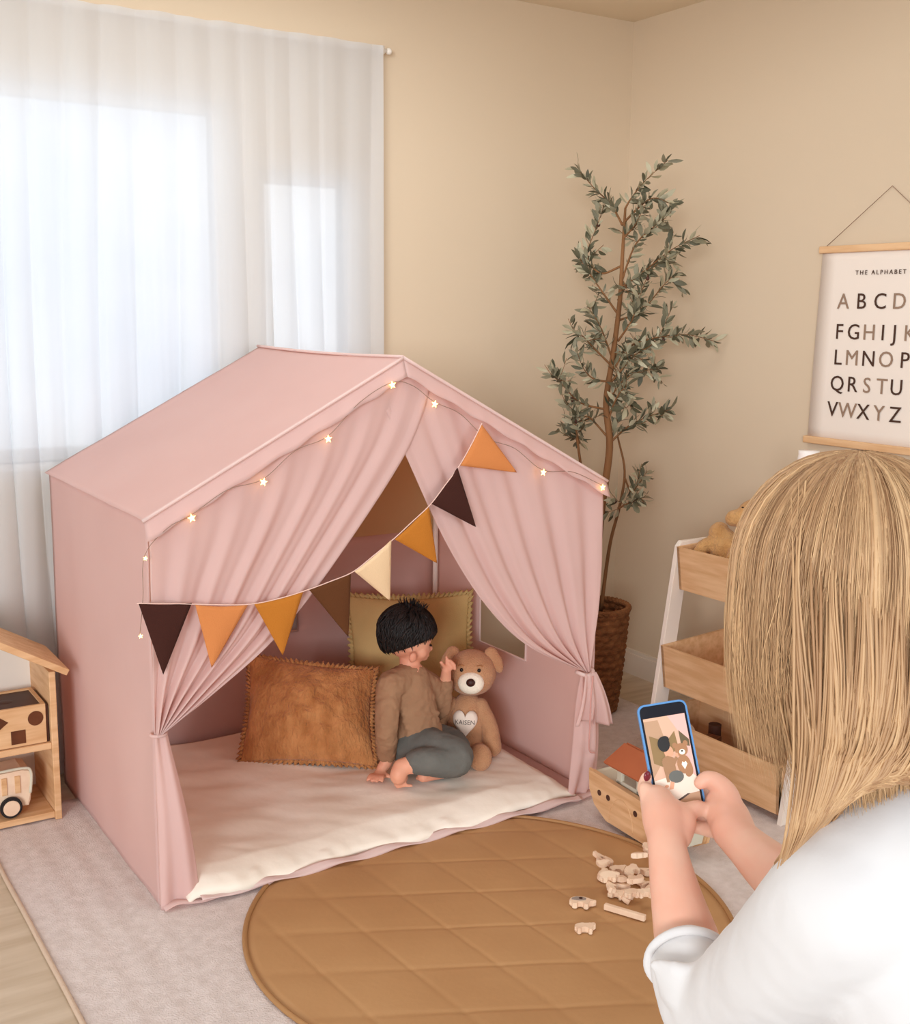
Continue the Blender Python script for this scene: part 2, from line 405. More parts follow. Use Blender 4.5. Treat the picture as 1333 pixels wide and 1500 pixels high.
# gathered lower tails of the curtains
bm=B()
def lt(u,v):
    top=V((-.004+.030*u,0,.447)); bot=V((-.004+.098*u,0,.004)); p=top.lerp(bot,v**.85)
    p.x+=.012*sin(PI*v)*u*.8
    y=-.012-.022*sin(PI*min(1,v*1.1))*sin(PI*u)*.7-.008*sin(u*2*PI*1.6+.6)*(.4+.6*v)-.012*v*u
    return V((p.x,y,p.z))
grid(bm,lt,36,40); o=obj('curtain_tail',bm,M['pink'],tent); solid(o,.002)
bm=B()
def rt(u,v):
    top=V((1.262+.030*u,0,.39)); out=[(1.292,.39,0),(1.322,.30,0),(1.334,.2,0),(1.334,.12,0),(1.326,.05,0),(1.318,.012,0)]; inn=[(1.262,.39,0),(1.245,.30,0),(1.238,.2,0),(1.232,.12,0),(1.228,.06,0),(1.226,.008,0)]
    a=pl(inn,v); b=pl(out,v); p=a.lerp(b,u)
    y=-.014-.028*sin(PI*u)*sin(PI*min(1,v*1.05))-.008*sin(u*2*PI*2)*(.3+.7*v)
    return V((p.x,y,p.y))
grid(bm,rt,36,40); o=obj('curtain_tail',bm,M['pink'],tent); solid(o,.002)
# tie backs
bm=B(); sweep(bm,[V((1.277+.026*cos(a),-.012+.020*sin(a),.388+.004*cos(a*2))) for a in [2*PI*k/24 for k in range(25)]],.006,10,False); obj('tie_band',bm,M['pinkroof'],tent)
bm=B(); sweep(bm,[V((.006+.018*cos(a),-.010+.016*sin(a),.442)) for a in [2*PI*k/24 for k in range(25)]],.004,10,False); obj('tie_band',bm,M['pink'],tent)
def flap(w0,w1,L,ang,x0,ph):
    bm=B()
    def fn(u,v):
        w=w0+(w1-w0)*v**.8; a=(u-.5); x=x0+a*w+sin(ang)*L*v; z=.392-cos(ang)*L*v-(.018*(u*1.0) if ang>0 else .012*(1-u))*v
        y=-.034-.014*v-.011*sin(u*2*PI*1.5+ph)*v-.01*sin(PI*v)
        return V((x,y,z))
    grid(bm,fn,28,20); o=obj('tie_flap',bm,M['pink'],tent); solid(o,.0018)
flap(.018,.075,.135,-.16,1.272,.5); flap(.018,.085,.155,.22,1.292,2.2)
bm=B(); sweep(bm,catmull([(1.282,-.045,.385),(1.262,-.062,.33),(1.258,-.066,.24),(1.262,-.062,.17),(1.285,-.06,.155)],8),.0022,6); obj('tie_cord',bm,M['pinkdk'],tent)
# floor mat of the tent with ruffled front
bm=B()
def fm(u,v):
    x=-.0+u*TW; y=TD-.01-v*(TD+.03+.012*sin(u*9)); z=.009
    if v>.93: z+=.010*abs(sin(u*23+nz(u*9)*3))*(v-.93)/.07+.004
    return V((x,y,z))
grid(bm,fm,160,40); o=obj('floor_panel',bm,M['pink'],tent); solid(o,.004)
bm=B()
def fold(u,v):
    x=.085+u*1.16; k=nz(u*5,2)*.5+.5
    a=v*PI; return V((x,-.035-.022*sin(a)-.012*k+.01*(1-v),.012+.020*v*(.6+.6*k)+.004*sin(u*40+v*3)))
grid(bm,fold,160,12); o=obj('front_fold',bm,M['pinkroof'],tent); solid(o,.002)
# ---- mattress
bm=B()
def ms(u,v):
    # u across, v front(0)->back(1); rounded slab top
    x=.055+u*1.195; fy=-.045-.02*nz(u*4,1)-.016*nz(u*14,2)+(.02 if u>.82 else 0)*((u-.82)/.18 if u>.82 else 0)
    y=fy+v*(.865-fy)
    e=min(1,min(u,1-u)/.04); ef=min(1,v/.05)
    z=.022+.040*min(e,1)**.5*(min(1,v/.10)**.45)
    z+=.012*nz(x*3.5,y*4)+.006*nz(x*7+y*5,y*11)+.0012*nz((x+y)*20,(x-y)*6,3)
    if v<.04: z+=.006*nz(u*30,5)
    return V((x,y,max(.020,z)))
grid(bm,ms,170,110); 
mtr=obj('mattress',bm,M['cream'],None); mod(mtr,'SOLIDIFY',thickness=.012,offset=-1); tag(mtr,'cream padded mattress with a wrinkled cover lying inside the tent','mattress')
# ---- pillows
def pillow(name,corners,th,m,label,cat,rag=.0,nzs=0,puff=.7,nseg=60):
    TL,TR,BR,BL=corners; n=((TR-TL).cross(TL-BL)).normalized()
    if n.dot(CC-TL)<0: n=-n
    bm=B()
    def fn(sgn):
        def f(u,v):
            a=TL.lerp(TR,u); b=BL.lerp(BR,u); p=a.lerp(b,v)
            # edges bow inwards between the corners
            cu_=4*u*(1-u); cv=4*v*(1-v); cen=(TL+TR+BL+BR)/4
            pin=.15*((cu_)*(1-cv)+(cv)*(1-cu_))
            p=p+(cen-p)*pin*(.55)
            h=(max(0,cu_)**puff*max(0,cv)**puff)
            p=p+n*(sgn*th*.5*h)
            if nzs and sgn>0: p+=n*(nzs*nz(u*9,v*9,th)*h+nzs*.5*nz(u*26,v*26,2)*h)
            if nzs and sgn>0: p+=n*(.010*h*nz(u*4+v*2,v*3,8))
            return p
        return f
    A=grid(bm,fn(1),nseg,nseg); Bq=grid(bm,fn(-1),nseg,nseg)
    bmesh.ops.remove_doubles(bm,verts=bm.verts,dist=.0004)
    c=(BL+BR)/2+V((0,0,.0)); root=thing(name,label,cat,c)
    obj('cushion_body',bm,m,root)
    if rag:
        bm=B(); rnd=random.Random(3); loop=[]
        E=[(TL,TR),(TR,BR),(BR,BL),(BL,TL)]; cen=(TL+TR+BL+BR)/4
        def edge(k,t):
            a,b=E[k]; p=a.lerp(b,t); return p+(cen-p)*(.15*4*t*(1-t)*.55)
        for k in range(4):
            N=90; pr=None
            for i in range(N+1):
                t=i/N; p=edge(k,t); out=(p-cen).normalized(); w=rag*(1+.5*sin(i*1.7)+.4*rnd.random()); d=n*(.006*sin(i*1.9))
                q=[bm.verts.new(p-out*.008),bm.verts.new(p+out*w+d)]
                if pr: bm.faces.new((pr[0],q[0],q[1],pr[1]))
                pr=q
        o=obj('ruffled_edge',bm,m,root); mod(o,'SOLIDIFY',thickness=.0025,offset=0)
    return root
PBL=onp(350,1117,2,.065); PBR=onp(551,1124,2,.065)
d1=(PBL-CC).dot(CF); d2=(PBR-CC).dot(CF)
pillow('throw_pillow',[at(364,958,d1+.09),at(550,980,d2+.09),PBR,PBL],.13,M['fur'],'rust brown furry cushion with a frayed edge propped beside the child','pillow',.010,.012)
pillow('throw_pillow',[V((.915,.80,.492)),V((1.275,.60,.498)),V((1.235,.50,.075)),V((.86,.66,.075))],.12,M['olive'],'olive linen cushion with ruffled edges leaning in the back corner behind the child','pillow',.012,.006)
# ================================================================== GARLAND
gar=thing('flag_garland','bunting of felt triangle flags in browns and tans strung across the tent front','bunting',(.44,-.06,.74))
def fp(px,py,y=-.05): return onp(px,py,1,y)
gp=[fp(200,884,-.045),fp(242,884,-.046),fp(283.5,885,-.047),fp(325,886,-.048),fp(367.5,885,-.049),fp(408,877,-.050),fp(448,865,-.051),fp(483,852,-.051),fp(516.5,838,-.052),fp(546,815,-.0515),fp(575.5,790.5,-.050),fp(603,765,-.049),fp(630,739.5,-.048),fp(651,712,-.047),fp(672,683.5,-.0455),fp(690,652,-.044),fp(706,620,-.043)]
bm=B(); sweep(bm,catmull(gp,8),.0014,6); obj('cord',bm,M['string'],gar)
def flag(a,b,tip,m):
    a=V(a);b=V(b);tip=V(tip); bm=B()
    def fn(u,v):
        p=a.lerp(b,u); c=(tip-(a+b)/2); q=p.lerp(tip,v); q.y-=.006*sin(PI*v)*sin(PI*u)+.0; q.z+=-.004*sin(PI*u)*(1-v)
        return q
    grid(bm,fn,10,12); bmesh.ops.remove_doubles(bm,verts=bm.verts,dist=.0003)
    o=obj('pennant',bm,m,gar); mod(o,'SOLIDIFY',thickness=.002,offset=0)
def fp(px,py,y=-.05): return onp(px,py,1,y)
flag(fp(203,884,-.045),fp(281,883,-.047),fp(239,988,-.045),M['f_dark'])
flag(fp(286,886,-.047),fp(363,886,-.049),fp(310,978,-.048),M['f_tan'])
flag(fp(372,884,-.049),fp(444,867,-.051),fp(414,960,-.050),M['f_amber'])
flag(fp(452,863,-.051),fp(514,839,-.052),fp(510,933,-.050),M['f_brown'])
flag(fp(519,837,-.052),fp(573,791,-.051),fp(571,880,-.03),M['f_cream'])
flag(fp(578,790,-.050),fp(628,741,-.048),fp(640,825,-.046),M['f_amber'])
flag(fp(632,738,-.048),fp(670,685,-.046),fp(697,772,-.046),M['f_dark'])
flag(fp(674,682,-.045),fp(705,621,-.043),fp(757,692,-.044),M['f_tan'])
# ================================================================== STRING LIGHTS
sl_=thing('string_lights','warm glowing star string lights clipped along the front gable of the tent','string lights',(.66,-.05,1.2))
stars=[(883,714),(796,692),(713,645),(637,592),(575,564),(481,643),(386,706),(281,759),(213,818),(206,932)]
sp=[onp(x,y,1,-.040) for x,y in stars]
path=[]
order=[sp[0]]
for a,b in zip(sp,sp[1:]):
    mid=(a+b)/2; 
    if a.z>.9 or b.z>.9: mid=mid+V((0,.006,.022))
    order+= [mid,b]
order=[p if i%2 else p+V((0,.004,.006)) for i,p in enumerate(order)]
for p in order:
    if p.y>-.03: p.y=-.03
bm=B(); sweep(bm,catmull(order,6),.0009,6); obj('wire',bm,M['cord'],sl_)
for i,p in enumerate(sp):
    bm=B(); a0=random.uniform(0,1); pr=[]
    R_=.0105 if i<8 else .006
    for k in range(10):
        a=a0+2*PI*k/10; r=R_ if k%2==0 else R_*.45; pr.append((r*cos(a),r*sin(a)))
    c0=bm.verts.new(p+V((0,-.004,0))); c1=bm.verts.new(p+V((0,.004,0))); ring=[bm.verts.new(p+V((x,0,z))) for x,z in pr]
    for k in range(10):
        bm.faces.new((c0,ring[k],ring[(k+1)%10])); bm.faces.new((c1,ring[(k+1)%10],ring[k]))
    obj('star_bulb',bm,M['star'],sl_,False)
# ================================================================== TOY HOUSE SHELF
hx0,hx1,hy0,hy1=-.62,-.074,.62,.86
hs=thing('house_shelf','pine toy shelf shaped like a little house beside the tent','shelf',((hx0+hx1)/2,.75,.006))
he=.44; hp=.60; hm=(hx0+hx1)/2
for x in (hx0,hx1-.018):
    bm=B(); box(bm,(x,hy0,.006),(x+.018,hy1,he-.004),bev=.002); obj('side_board',bm,M['wood'],hs,False)
bm=B(); box(bm,(hx0+.018,hy0+.004,.214),(hx1-.018,hy1-.01,.232),bev=.002); obj('shelf_board',bm,M['woodx'],hs,False)
bm=B(); box(bm,(hx0+.018,hy0+.004,.012),(hx1-.018,hy1-.01,.030),bev=.002); obj('base_board',bm,M['woodx'],hs,False)
bm=B(); vs=[(hx0+.01,.01),(hx1-.01,.01),(hx1-.01,he),(hm,hp-.01),(hx0+.01,he)]; prism(bm,vs,basis(V((1,0,0)),V((0,0,1)),V((0,-1,0)),V((0,hy1-.001,0))),.008); obj('back_board',bm,M['white'],hs,False)
for s in (-1,1):
    a=V((hm,0,hp+.012)); b=V((hm+s*((hx1-hx0)/2+.030),0,he-.006)); d=(b-a).normalized(); n=V((-d.z*s,0,d.x*s)) 
    if n.z<0:n=-n
    L_=(b-a).length; bm=B(); m_=basis(d,V((0,1,0)),n,a+V((0,hy0-.022,0)))
    box(bm,(0,0,-.010),(L_,hy1-hy0+.03,.008),m_,bev=.002); obj('roof_board',bm,M['woodx'],hs,False)
# shape sorter box
bx0,bx1,by0,by1,bz0,bz1=-.40,-.102,.632,.80,.234,.345
sb=thing('shape_sorter','pale shape sorter box with a dark lid on the upper shelf of the toy house','toy',((bx0+bx1)/2,.70,bz0))
bm=B(); t=.010
box(bm,(bx0,by0,bz0),(bx1,by0+t,bz1),bev=.0015); box(bm,(bx0,by1-t,bz0),(bx1,by1,bz1),bev=.0015); box(bm,(bx0,by0+t,bz0),(bx0+t,by1-t,bz1)); box(bm,(bx1-t,by0+t,bz0),(bx1,by1-t,bz1)); box(bm,(bx0+t,by0+t,bz0),(bx1-t,by1-t,bz0+.006))
obj('box_body',bm,M['woodx'],sb,False)
bm=B(); box(bm,(bx0+t,by0+t,bz1-.014),(bx1-t,by1-t,bz1-.005)); 
for k in range(3): ell(bm,(bx0+.06+.075*k,.715,bz1-.006),(.022,.02,.003),seg=16)
obj('lid',bm,M['walnutdk'],sb,False)
def disc(cx,cz,r,n,th=.003): return [(cx+r*cos(2*PI*k/n),cz+r*sin(2*PI*k/n)) for k in range(n)]
mf_=basis(V((1,0,0)),V((0,0,1)),V((0,-1,0)),V((0,by0+.001,0)))
def HC(x,y):
    p=onp(x,y,1,by0); return p.x,p.z
for nm,poly in (('round_window',disc(*HC(52,1052),.0205,28)),('square_window',[(HC(27,1080)[0]+a,HC(27,1080)[1]+b) for a,b in ((-.019,-.019),(.019,-.019),(.019,.019),(-.019,.019))]),('diamond_window',[(HC(-3,1061)[0]+a,HC(-3,1061)[1]+b) for a,b in ((-.026,0),(0,-.02),(.026,0),(0,.02))])):
    bm=B(); prism(bm,poly,mf_,.0025); obj(nm,bm,M['walnut'],sb,False)
bm=B(); box(bm,(bx1,by0+.006,bz0),(bx1+.007,by1-.006,bz1-.006)); obj('side_slide',bm,M['walnutdk'],sb,False)
# wooden car
wc=thing('toy_car','pale wooden toy camper car with dark tyres in the lower bay of the toy house','toy car',(-.25,.68,.03))
cz=.032
poly=[(-.42,.045),(-.155,.045),(-.150,.06),(-.146,.10),(-.142,.135),(-.150,.150),(-.170,.155),(-.22,.150),(-.27,.152),(-.33,.146),(-.36,.135),(-.39,.10),(-.42,.09)]
bm=B(); prism(bm,[(x,z+.008) for x,z in poly],basis(V((1,0,0)),V((0,0,1)),V((0,-1,0)),V((0,.745,0))),.095,bev=.004); obj('car_body',bm,M['animal'],wc,False)
for k in range(4):
    bm=B(); x=-.19-.035*k; box(bm,(x,.6465,.095),(x+.014,.6505,.145),bev=.001); obj('painted_stripe',bm,M['wood'],wc,False)
bm=B(); sweep(bm,catmull([(-.36,.648,.148),(-.27,.648,.162),(-.17,.648,.165),(-.146,.648,.150),(-.150,.648,.09)],8),.004,8); obj('body_outline',bm,M['sage'],wc)
for x in (-.205,-.36):
    for y in (.640,.750):
        m_=basis(V((1,0,0)),V((0,0,1)),V((0,-1,0)),V((0,y+.006,0)))
        bm=B(); prism(bm,disc(x,cz+.0295,.0295,32),m_,.014,bev=.003); w=obj('wheel',bm,M['tire'],wc,False)
        bm=B(); prism(bm,disc(x,cz+.0295,.022,28),m_,.0165,bev=.001); obj('hub_disc',bm,M['animal'],w,False)
# ================================================================== POSTER
po=thing('alphabet_poster','cream alphabet poster with wooden rails hanging by a string on the wall','poster',(2.2,-.22,1.03))
PX=2.205
bm=B(); vs=grid(bm,lambda u,v:V((PX-.002*sin(v*PI),.000+.016*v-(.452+.02*v)*u,1.628-.60*v)),8,16); o=obj('paper_sheet',bm,M['paper'],po); mod(o,'SOLIDIFY',thickness=.001,offset=0)
bm=B(); box(bm,(PX-.010,-.468,1.618),(PX+.006,.010,1.640),bev=.003); obj('top_rail',bm,M['woody'],po,False)
bm=B(); box(bm,(PX-.010,-.475,1.014),(PX+.006,.028,1.037),bev=.003); obj('bottom_rail',bm,M['woody'],po,False)
bm=B(); sweep(bm,[V((PX,-.010,1.638)),V((PX+.010,-.235,1.808)),V((PX,-.452,1.638))],.0011,6); obj('hanging_string',bm,M['cord'],po)
def tmx(y,z): return basis(V((0,-1,0)),V((0,0,1)),V((-1,0,0)),V((PX-.0045,y,z)))
rows=[('ABCDE',[-.095,-.163,-.232,-.300,-.362],1.446,(3,0)),('FGHIJK',[-.087,-.142,-.200,-.250,-.292,-.345],1.352,(2,5)),('LMNOP',[-.088,-.142,-.204,-.268,-.334],1.272,(1,3)),('QRSTU',[-.092,-.150,-.205,-.260,-.312],1.190,(2,3)),('VWXYZ',[-.080,-.138,-.198,-.256,-.315],1.108,(1,3))]
dk=[];lt_=[]
for txt,ys,z,lts in rows:
    for k,(ch,y) in enumerate(zip(txt,ys)):
        me=mesh_text(ch,.068,None,None,tmx(y,z)); (lt_ if k in lts else dk).append(me)
sh=[c for c in po.children if c.name.startswith('paper')][0] if po.children else None
for me in dk: join_meshes('letter',[me],M['ink'],po)
for me in lt_: join_meshes('letter',[me],M['inklt'],po)
join_meshes('title_lettering',[mesh_text('THE ALPHABET',.019,None,None,tmx(-.225,1.549),spacing=1.5)],M['ink'],po)
# ================================================================== TOY RACK
rk=thing('toy_rack','white A-frame toy rack with three rows of slanted pine bins against the wall','toy rack',(1.85,-.18,.006))
RY0,RY1=-.470,.115
def rackx(z): return 1.635+.137*z*.97
for y in (RY0,RY1-.018):
    bm=B()
    m_=basis(V((1,0,0)),V((0,0,1)),V((0,-1,0)),V((0,y+.018,0)))
    prism(bm,[(1.628,.006),(1.690,.006),(1.775,.66),(1.96,.66),(2.075,.006),(2.13,.006),(2.01,.705),(1.995,.715),(1.745,.715),(1.730,.700)],m_,.018,bev=.002)
    obj('side_frame',bm,M['rackwhite'],rk,False)
    bm=B(); prism(bm,[(1.66,.13),(2.10,.10),(2.105,.065),(1.655,.095)],m_,.016,bev=.001); obj('lower_rail',bm,M['rackwhite'],rk,False)
def bin_(x0,x1,zt,zb,name='storage_bin',xb=None,y0=RY0+.019,y1=RY1-.019,slant=.03,front=.020):
    """open box: top-front at (x0,zt), leaning front"""
    bm=B(); t=.010; xf=x0+front
    def panel(a,b,c,d,n):
        P=[V(q) for q in (a,b,c,d)]; n=V(n)*t
        vs=[bm.verts.new(p) for p in P]+[bm.verts.new(p+n) for p in P]
        for q in ((0,1,2,3),(7,6,5,4),(0,4,5,1),(1,5,6,2),(2,6,7,3),(3,7,4,0)): bm.faces.new([vs[i] for i in q])
    panel((x0,y0,zt),(x0,y1,zt),(xf,y1,zb),(xf,y0,zb),(1,0,0))
    panel((x1,y0,zt+slant),(x1,y1,zt+slant),(x1-.01,y1,zb),(x1-.01,y0,zb),(-1,0,0))
    for y,s in ((y0,1),(y1,-1)): panel((x0,y,zt),(x1,y,zt+slant),(x1-.01,y,zb),(xf,y,zb),(0,s,0))
    panel((xf,y0,zb),(x1-.01,y0,zb),(x1-.01,y1,zb),(xf,y1,zb),(0,0,1))
    return obj(name,bm,M['woody'],rk,False)
bin_(1.722,1.965,.700,.560,slant=.012)
bin_(1.672,1.99,.385,.245,slant=.02)
bin_(1.628,1.86,.172,.030,slant=.01,front=.008)
bin_(1.875,2.10,.250,.060,slant=.02)
# blocks and bits lying in the bins
def blk(name,label,c,s,rz,m,group=None,shape='box'):
    bm=B(); c=V(c); r=Matrix.Rotation(rz,4,'Z'); r.translation=c
    if shape=='box': box(bm,(-s[0],-s[1],0),(s[0],s[1],s[2]*2),r,bev=.003)
    elif shape=='cyl': sweep(bm,[c,c+V((0,0,s[2]*2))],s[0],20)
    elif shape=='ball': ell(bm,c+V((0,0,s[0])),s[0],seg=20)
    elif shape=='arch':
        pts=[(s[0]*1.6*cos(PI*k/12),s[0]*1.6*sin(PI*k/12)) for k in range(13)]+[(s[0]*.8*cos(PI*k/12),s[0]*.8*sin(PI*k/12)) for k in range(12,-1,-1)]
        prism(bm,pts,basis(V((cos(rz),sin(rz),0)),V((0,0,1)),V((sin(rz),-cos(rz),0)),c),s[1]*2,bev=.002)
    o=obj(name,bm,m,None,auto=40); tag(o,label,'toy',group); return o
g='wooden toys in the lowest front bin'
blk('toy_block','upright walnut block in the lowest front bin of the rack',(1.70,-.12,.042),(.02,.022,.052),.3,M['walnut'],g)
blk('toy_cylinder','tall dark wooden cylinder in the lowest front bin',(1.76,-.07,.042),(.02,.02,.058),0,M['walnutdk'],g,'cyl')
blk('toy_ball','small white wooden ball at the front rim of the lowest bin',(1.665,-.30,.118),(.014,.014,.014),0,M['vase'],g,'ball')
blk('toy_arch','cream wooden arch standing in the lowest front bin',(1.69,.0,.100),(.028,.016,.02),1.2,M['animal'],g,'arch')
blk('toy_block','broad tan block lying across the lowest front bin',(1.73,-.24,.042),(.045,.055,.032),.7,M['teddy'],g)
blk('toy_ring','brown wooden drum lying by the near end of the lowest bin',(1.72,-.39,.042),(.038,.038,.035),0,M['wood'],g,'cyl')
blk('toy_block','tiny cream block near the white frame leg in the lowest bin',(1.66,-.405,.112),(.014,.02,.012),.4,M['animal'],g)
blk('toy_block','flat maple block wedged under the cream arch in the lowest bin',(1.70,-.02,.042),(.035,.04,.028),.2,M['wood'],g)
blk('toy_block','pine block under the white ball in the lowest bin',(1.675,-.31,.042),(.022,.035,.037),.0,M['woody'],g)
blk('toy_block','pine block under the tiny cream block in the lowest bin',(1.67,-.412,.042),(.02,.02,.034),.0,M['woody'],g) if False else None
g2='wooden toys in the raised rear bin'
blk('toy_truck','dark red wooden truck in the raised rear bin',(1.95,.02,.072),(.05,.06,.070),.3,M['walnut'],g2)
blk('toy_log','round walnut log in the raised rear bin',(1.94,-.10,.072),(.038,.03,.080),.0,M['walnutdk'],g2,'cyl')
blk('toy_log','pale barrel beside the walnut log in the raised rear bin',(1.93,-.19,.072),(.034,.03,.086),.0,M['wood'],g2,'cyl')
g3='small pale toys in the middle bin'
blk('toy_bead','pale round bead in the middle bin of the rack',(1.76,-.03,.292),(.026,.02,.02),0,M['vase'],g3,'ball')
blk('toy_bead','tan drum under the pale bead in the middle bin',(1.76,-.035,.257),(.032,.02,.018),0,M['animal'],g3,'cyl')
blk('toy_arch','pale little arch next to the bead in the middle bin',(1.80,-.10,.257),(.034,.014,.02),1.4,M['animal'],g3,'arch')
# vase
bm=B(); pr=[]
for k in range(41):
    z=k/40; r=.030+.012*(1-z)**1.5+.0012*sin(k*2.2)+(.020*max(0,.35-z)); pr.append((r,.575+z*.46))
lathe(bm,pr,(1.88,-.27,0),32); o=obj('vase',bm,M['vase'],None); tag(o,'tall white ribbed vase standing in the top bin below the poster','vase')
# plush in the top bin
pb=thing('plush_dog','tan plush animal slumped over the rim of the top bin','plush toy',(1.86,.0,.575))
bm=B(); limb(bm,[((1.86,-.02,.62),.055),((1.85,.01,.70),.052),((1.84,.03,.745),.034)]); limb(bm,[((1.84,.02,.72),.026),((1.80,.055,.70),.022),((1.775,.06,.66),.02)]); limb(bm,[((1.84,-.05,.70),.026),((1.80,-.07,.68),.022)])
blob('plush_body',bm,M['plush'],pb,.005,4,.006,.02)
tb=thing('plush_bear','boxy tan plush head with a small dark eye above the top bin','plush toy',(1.90,-.10,.575))
bm=B(); limb(bm,[((1.90,-.12,.63),.052),((1.90,-.11,.72),.05)]); ell(bm,(1.885,-.075,.815),(.052,.058,.050)); limb(bm,[((1.87,-.06,.81),.035),((1.835,-.03,.80),.026)])
o=blob('plush_body',bm,M['plush'],tb,.005,4,.006,.02)
bm=B(); ell(bm,(1.845,-.06,.838),(.004,.008,.003),seg=10); obj('eye',bm,M['black'],tb)
# ================================================================== OLIVE TREE
TXY=V((1.795,.585,0)); tr=thing('potted_olive_tree','slender olive tree in a woven basket in the room corner behind the tent','potted plant',(TXY.x,TXY.y,0))
bm=B(); SEG=64
rows_=15
def bas(u,v):
    z=.004+v*.385; R_=.088+.037*v**.7
    row=int(min(rows_-1,v*rows_)); fr=v*rows_-row; bulge=.006*sin(PI*min(1,fr)); wv=.0035*sin(u*2*PI*18+(PI if row%2 else 0))
    R_+=bulge+wv; a=u*2*PI; return V((TXY.x+R_*cos(a),TXY.y+R_*sin(a),z))
grid(bm,bas,180,rows_*6,closeu=True); o=obj('basket',bm,M['basket'],tr); mod(o,'SOLIDIFY',thickness=.006,offset=-1)
bm=B()
for ph in (0,PI):
    sweep(bm,[V((TXY.x+(.126+.004*sin(t*22+ph))*cos(t),TXY.y+(.126+.004*sin(t*22+ph))*sin(t),.389+.005*cos(t*22+ph))) for t in [2*PI*k/120 for k in range(121)]],.0075,8,False)
obj('basket_rim',bm,M['basket'],tr)
bm=B(); lathe(bm,[(.088,.01),(.108,.29),(.06,.315),(.01,.32)],(TXY.x,TXY.y,0),32); obj('planting_moss',bm,M['soil'],tr)
rn=random.Random(11)
S=V((.843,-.537,0)); Dp=V((.537,.843,0))   # along the wall-to-wall diagonal, and away
def tp(s,d,z): return V((TXY.x,TXY.y,0))+S*s+Dp*d+V((0,0,z))
def pxy(px,py,dd=0.0):   # on the vertical plane through the trunk
    o=at(px,py,1)-CC; q=V((TXY.x,TXY.y,0))-CC; n=V((.531,.830,0)); t=(q.dot(n)+dd)/o.dot(n); return CC+o*t
bm=B(); trunk=[(869,895),(873,830),(882,740),(893,655),(888,590),(898,520),(908,440),(912,370),(916,305)]
tp_=[pxy(*q) for q in trunk]; rr=[.015,.014,.013,.0125,.011,.0095,.008,.006,.004]
P=catmull(tp_,6); Rr=[v.x for v in catmull([V((a,0,0)) for a in rr],6)]; sweep(bm,P,Rr,10)
t2=[pxy(880,895,.02),pxy(893,800,.03),pxy(908,740,.03),pxy(915,690,.02),pxy(905,640,.01)]; P=catmull(t2,6); sweep(bm,P,[.007-.004*k/len(P) for k in range(len(P))],8)
t3=[pxy(869,880,-.01),pxy(866,780,-.02),pxy(852,690,-.02),pxy(845,640,-.01)]; P=catmull(t3,6); sweep(bm,P,[.007-.003*k/len(P) for k in range(len(P))],8)
branches=[[(916,305),(925,290),(945,265),(978,235)],[(912,330),(895,300),(870,275),(845,247)],[(910,330),(940,300),(960,290),(985,300)],[(910,390),(880,400),(860,375),(875,330),(885,300)],
 [(911,420),(940,400),(985,365),(1025,345)],[(905,460),(870,410),(850,380)],[(908,420),(930,360),(960,330),(975,310)],[(900,520),(940,500),(1000,490),(1050,500)],[(900,540),(870,510),(850,490),(840,500)],
 [(895,560),(930,520),(960,500),(985,450)],[(888,600),(850,590),(825,565),(807,548)],[(890,640),(860,610),(845,630),(850,650)],[(892,650),(920,625),(950,610),(982,600)],[(890,590),(910,560),(935,545),(965,540)],
 [(895,520),(880,480),(862,450)],[(905,470),(940,455),(970,420),(990,400)],[(890,620),(900,590),(915,570),(925,600)],[(915,700),(925,720),(938,705),(948,690)],[(905,745),(925,735),(945,728)],[(848,650),(840,610),(835,590)],
 [(905,500),(925,470),(935,440),(950,400)],[(900,540),(915,520),(945,530),(970,560)],[(912,350),(930,330),(945,300)],[(893,655),(905,610),(910,580)],[(896,560),(870,555),(855,540),(845,515)],[(905,440),(925,410),(960,390),(985,385)]]
leaves=[]
for bi,br in enumerate(branches):
    sg=1 if bi%2 else -1; pts=[pxy(x,y,sg*.05*(k/(len(br)-1))*rn.uniform(.3,1.6) if k else 0) for k,(x,y) in enumerate(br)]
    for p in pts:
        if p.x>WX-.05: p.x=WX-.05
        if p.y>WY-.08: p.y=WY-.08
    P=catmull(pts,8); sweep(bm,P,[max(.0011,.0042*(1-k/len(P))) for k in range(len(P))],6)
    L_=sum((a-b).length for a,b in zip(P,P[1:]));n=int(L_/.0105*1.9)
    for i in range(n):
        t=.15+.85*i/n; k=min(int(t*(len(P)-1)),len(P)-2); leaves.append((P[k].lerp(P[k+1],rn.random()),(P[k+1]-P[k]).normalized(),t))
    if 3<bi<22:
        for j in range(3):
            k=rn.randint(len(P)//4,len(P)-2); d=V((rn.uniform(-1,1),rn.uniform(-1,1),rn.uniform(-.4,1))).normalized(); Ls=rn.uniform(.05,.11); q=[P[k],P[k]+d*Ls*.5,P[k]+d*Ls+V((0,0,.01))]
            q=[V((min(p.x,WX-.04),min(p.y,WY-.08),p.z)) for p in q]; Q=catmull(q,4); sweep(bm,Q,.001,5)
            for i in range(8): kk=rn.randint(1,len(Q)-2); leaves.append((Q[kk],(Q[kk+1]-Q[kk]).normalized(),.6))
obj('trunk_and_branches',bm,M['bark'],tr)
bm=B(); lay=bm.loops.layers.float_color.new('tone')
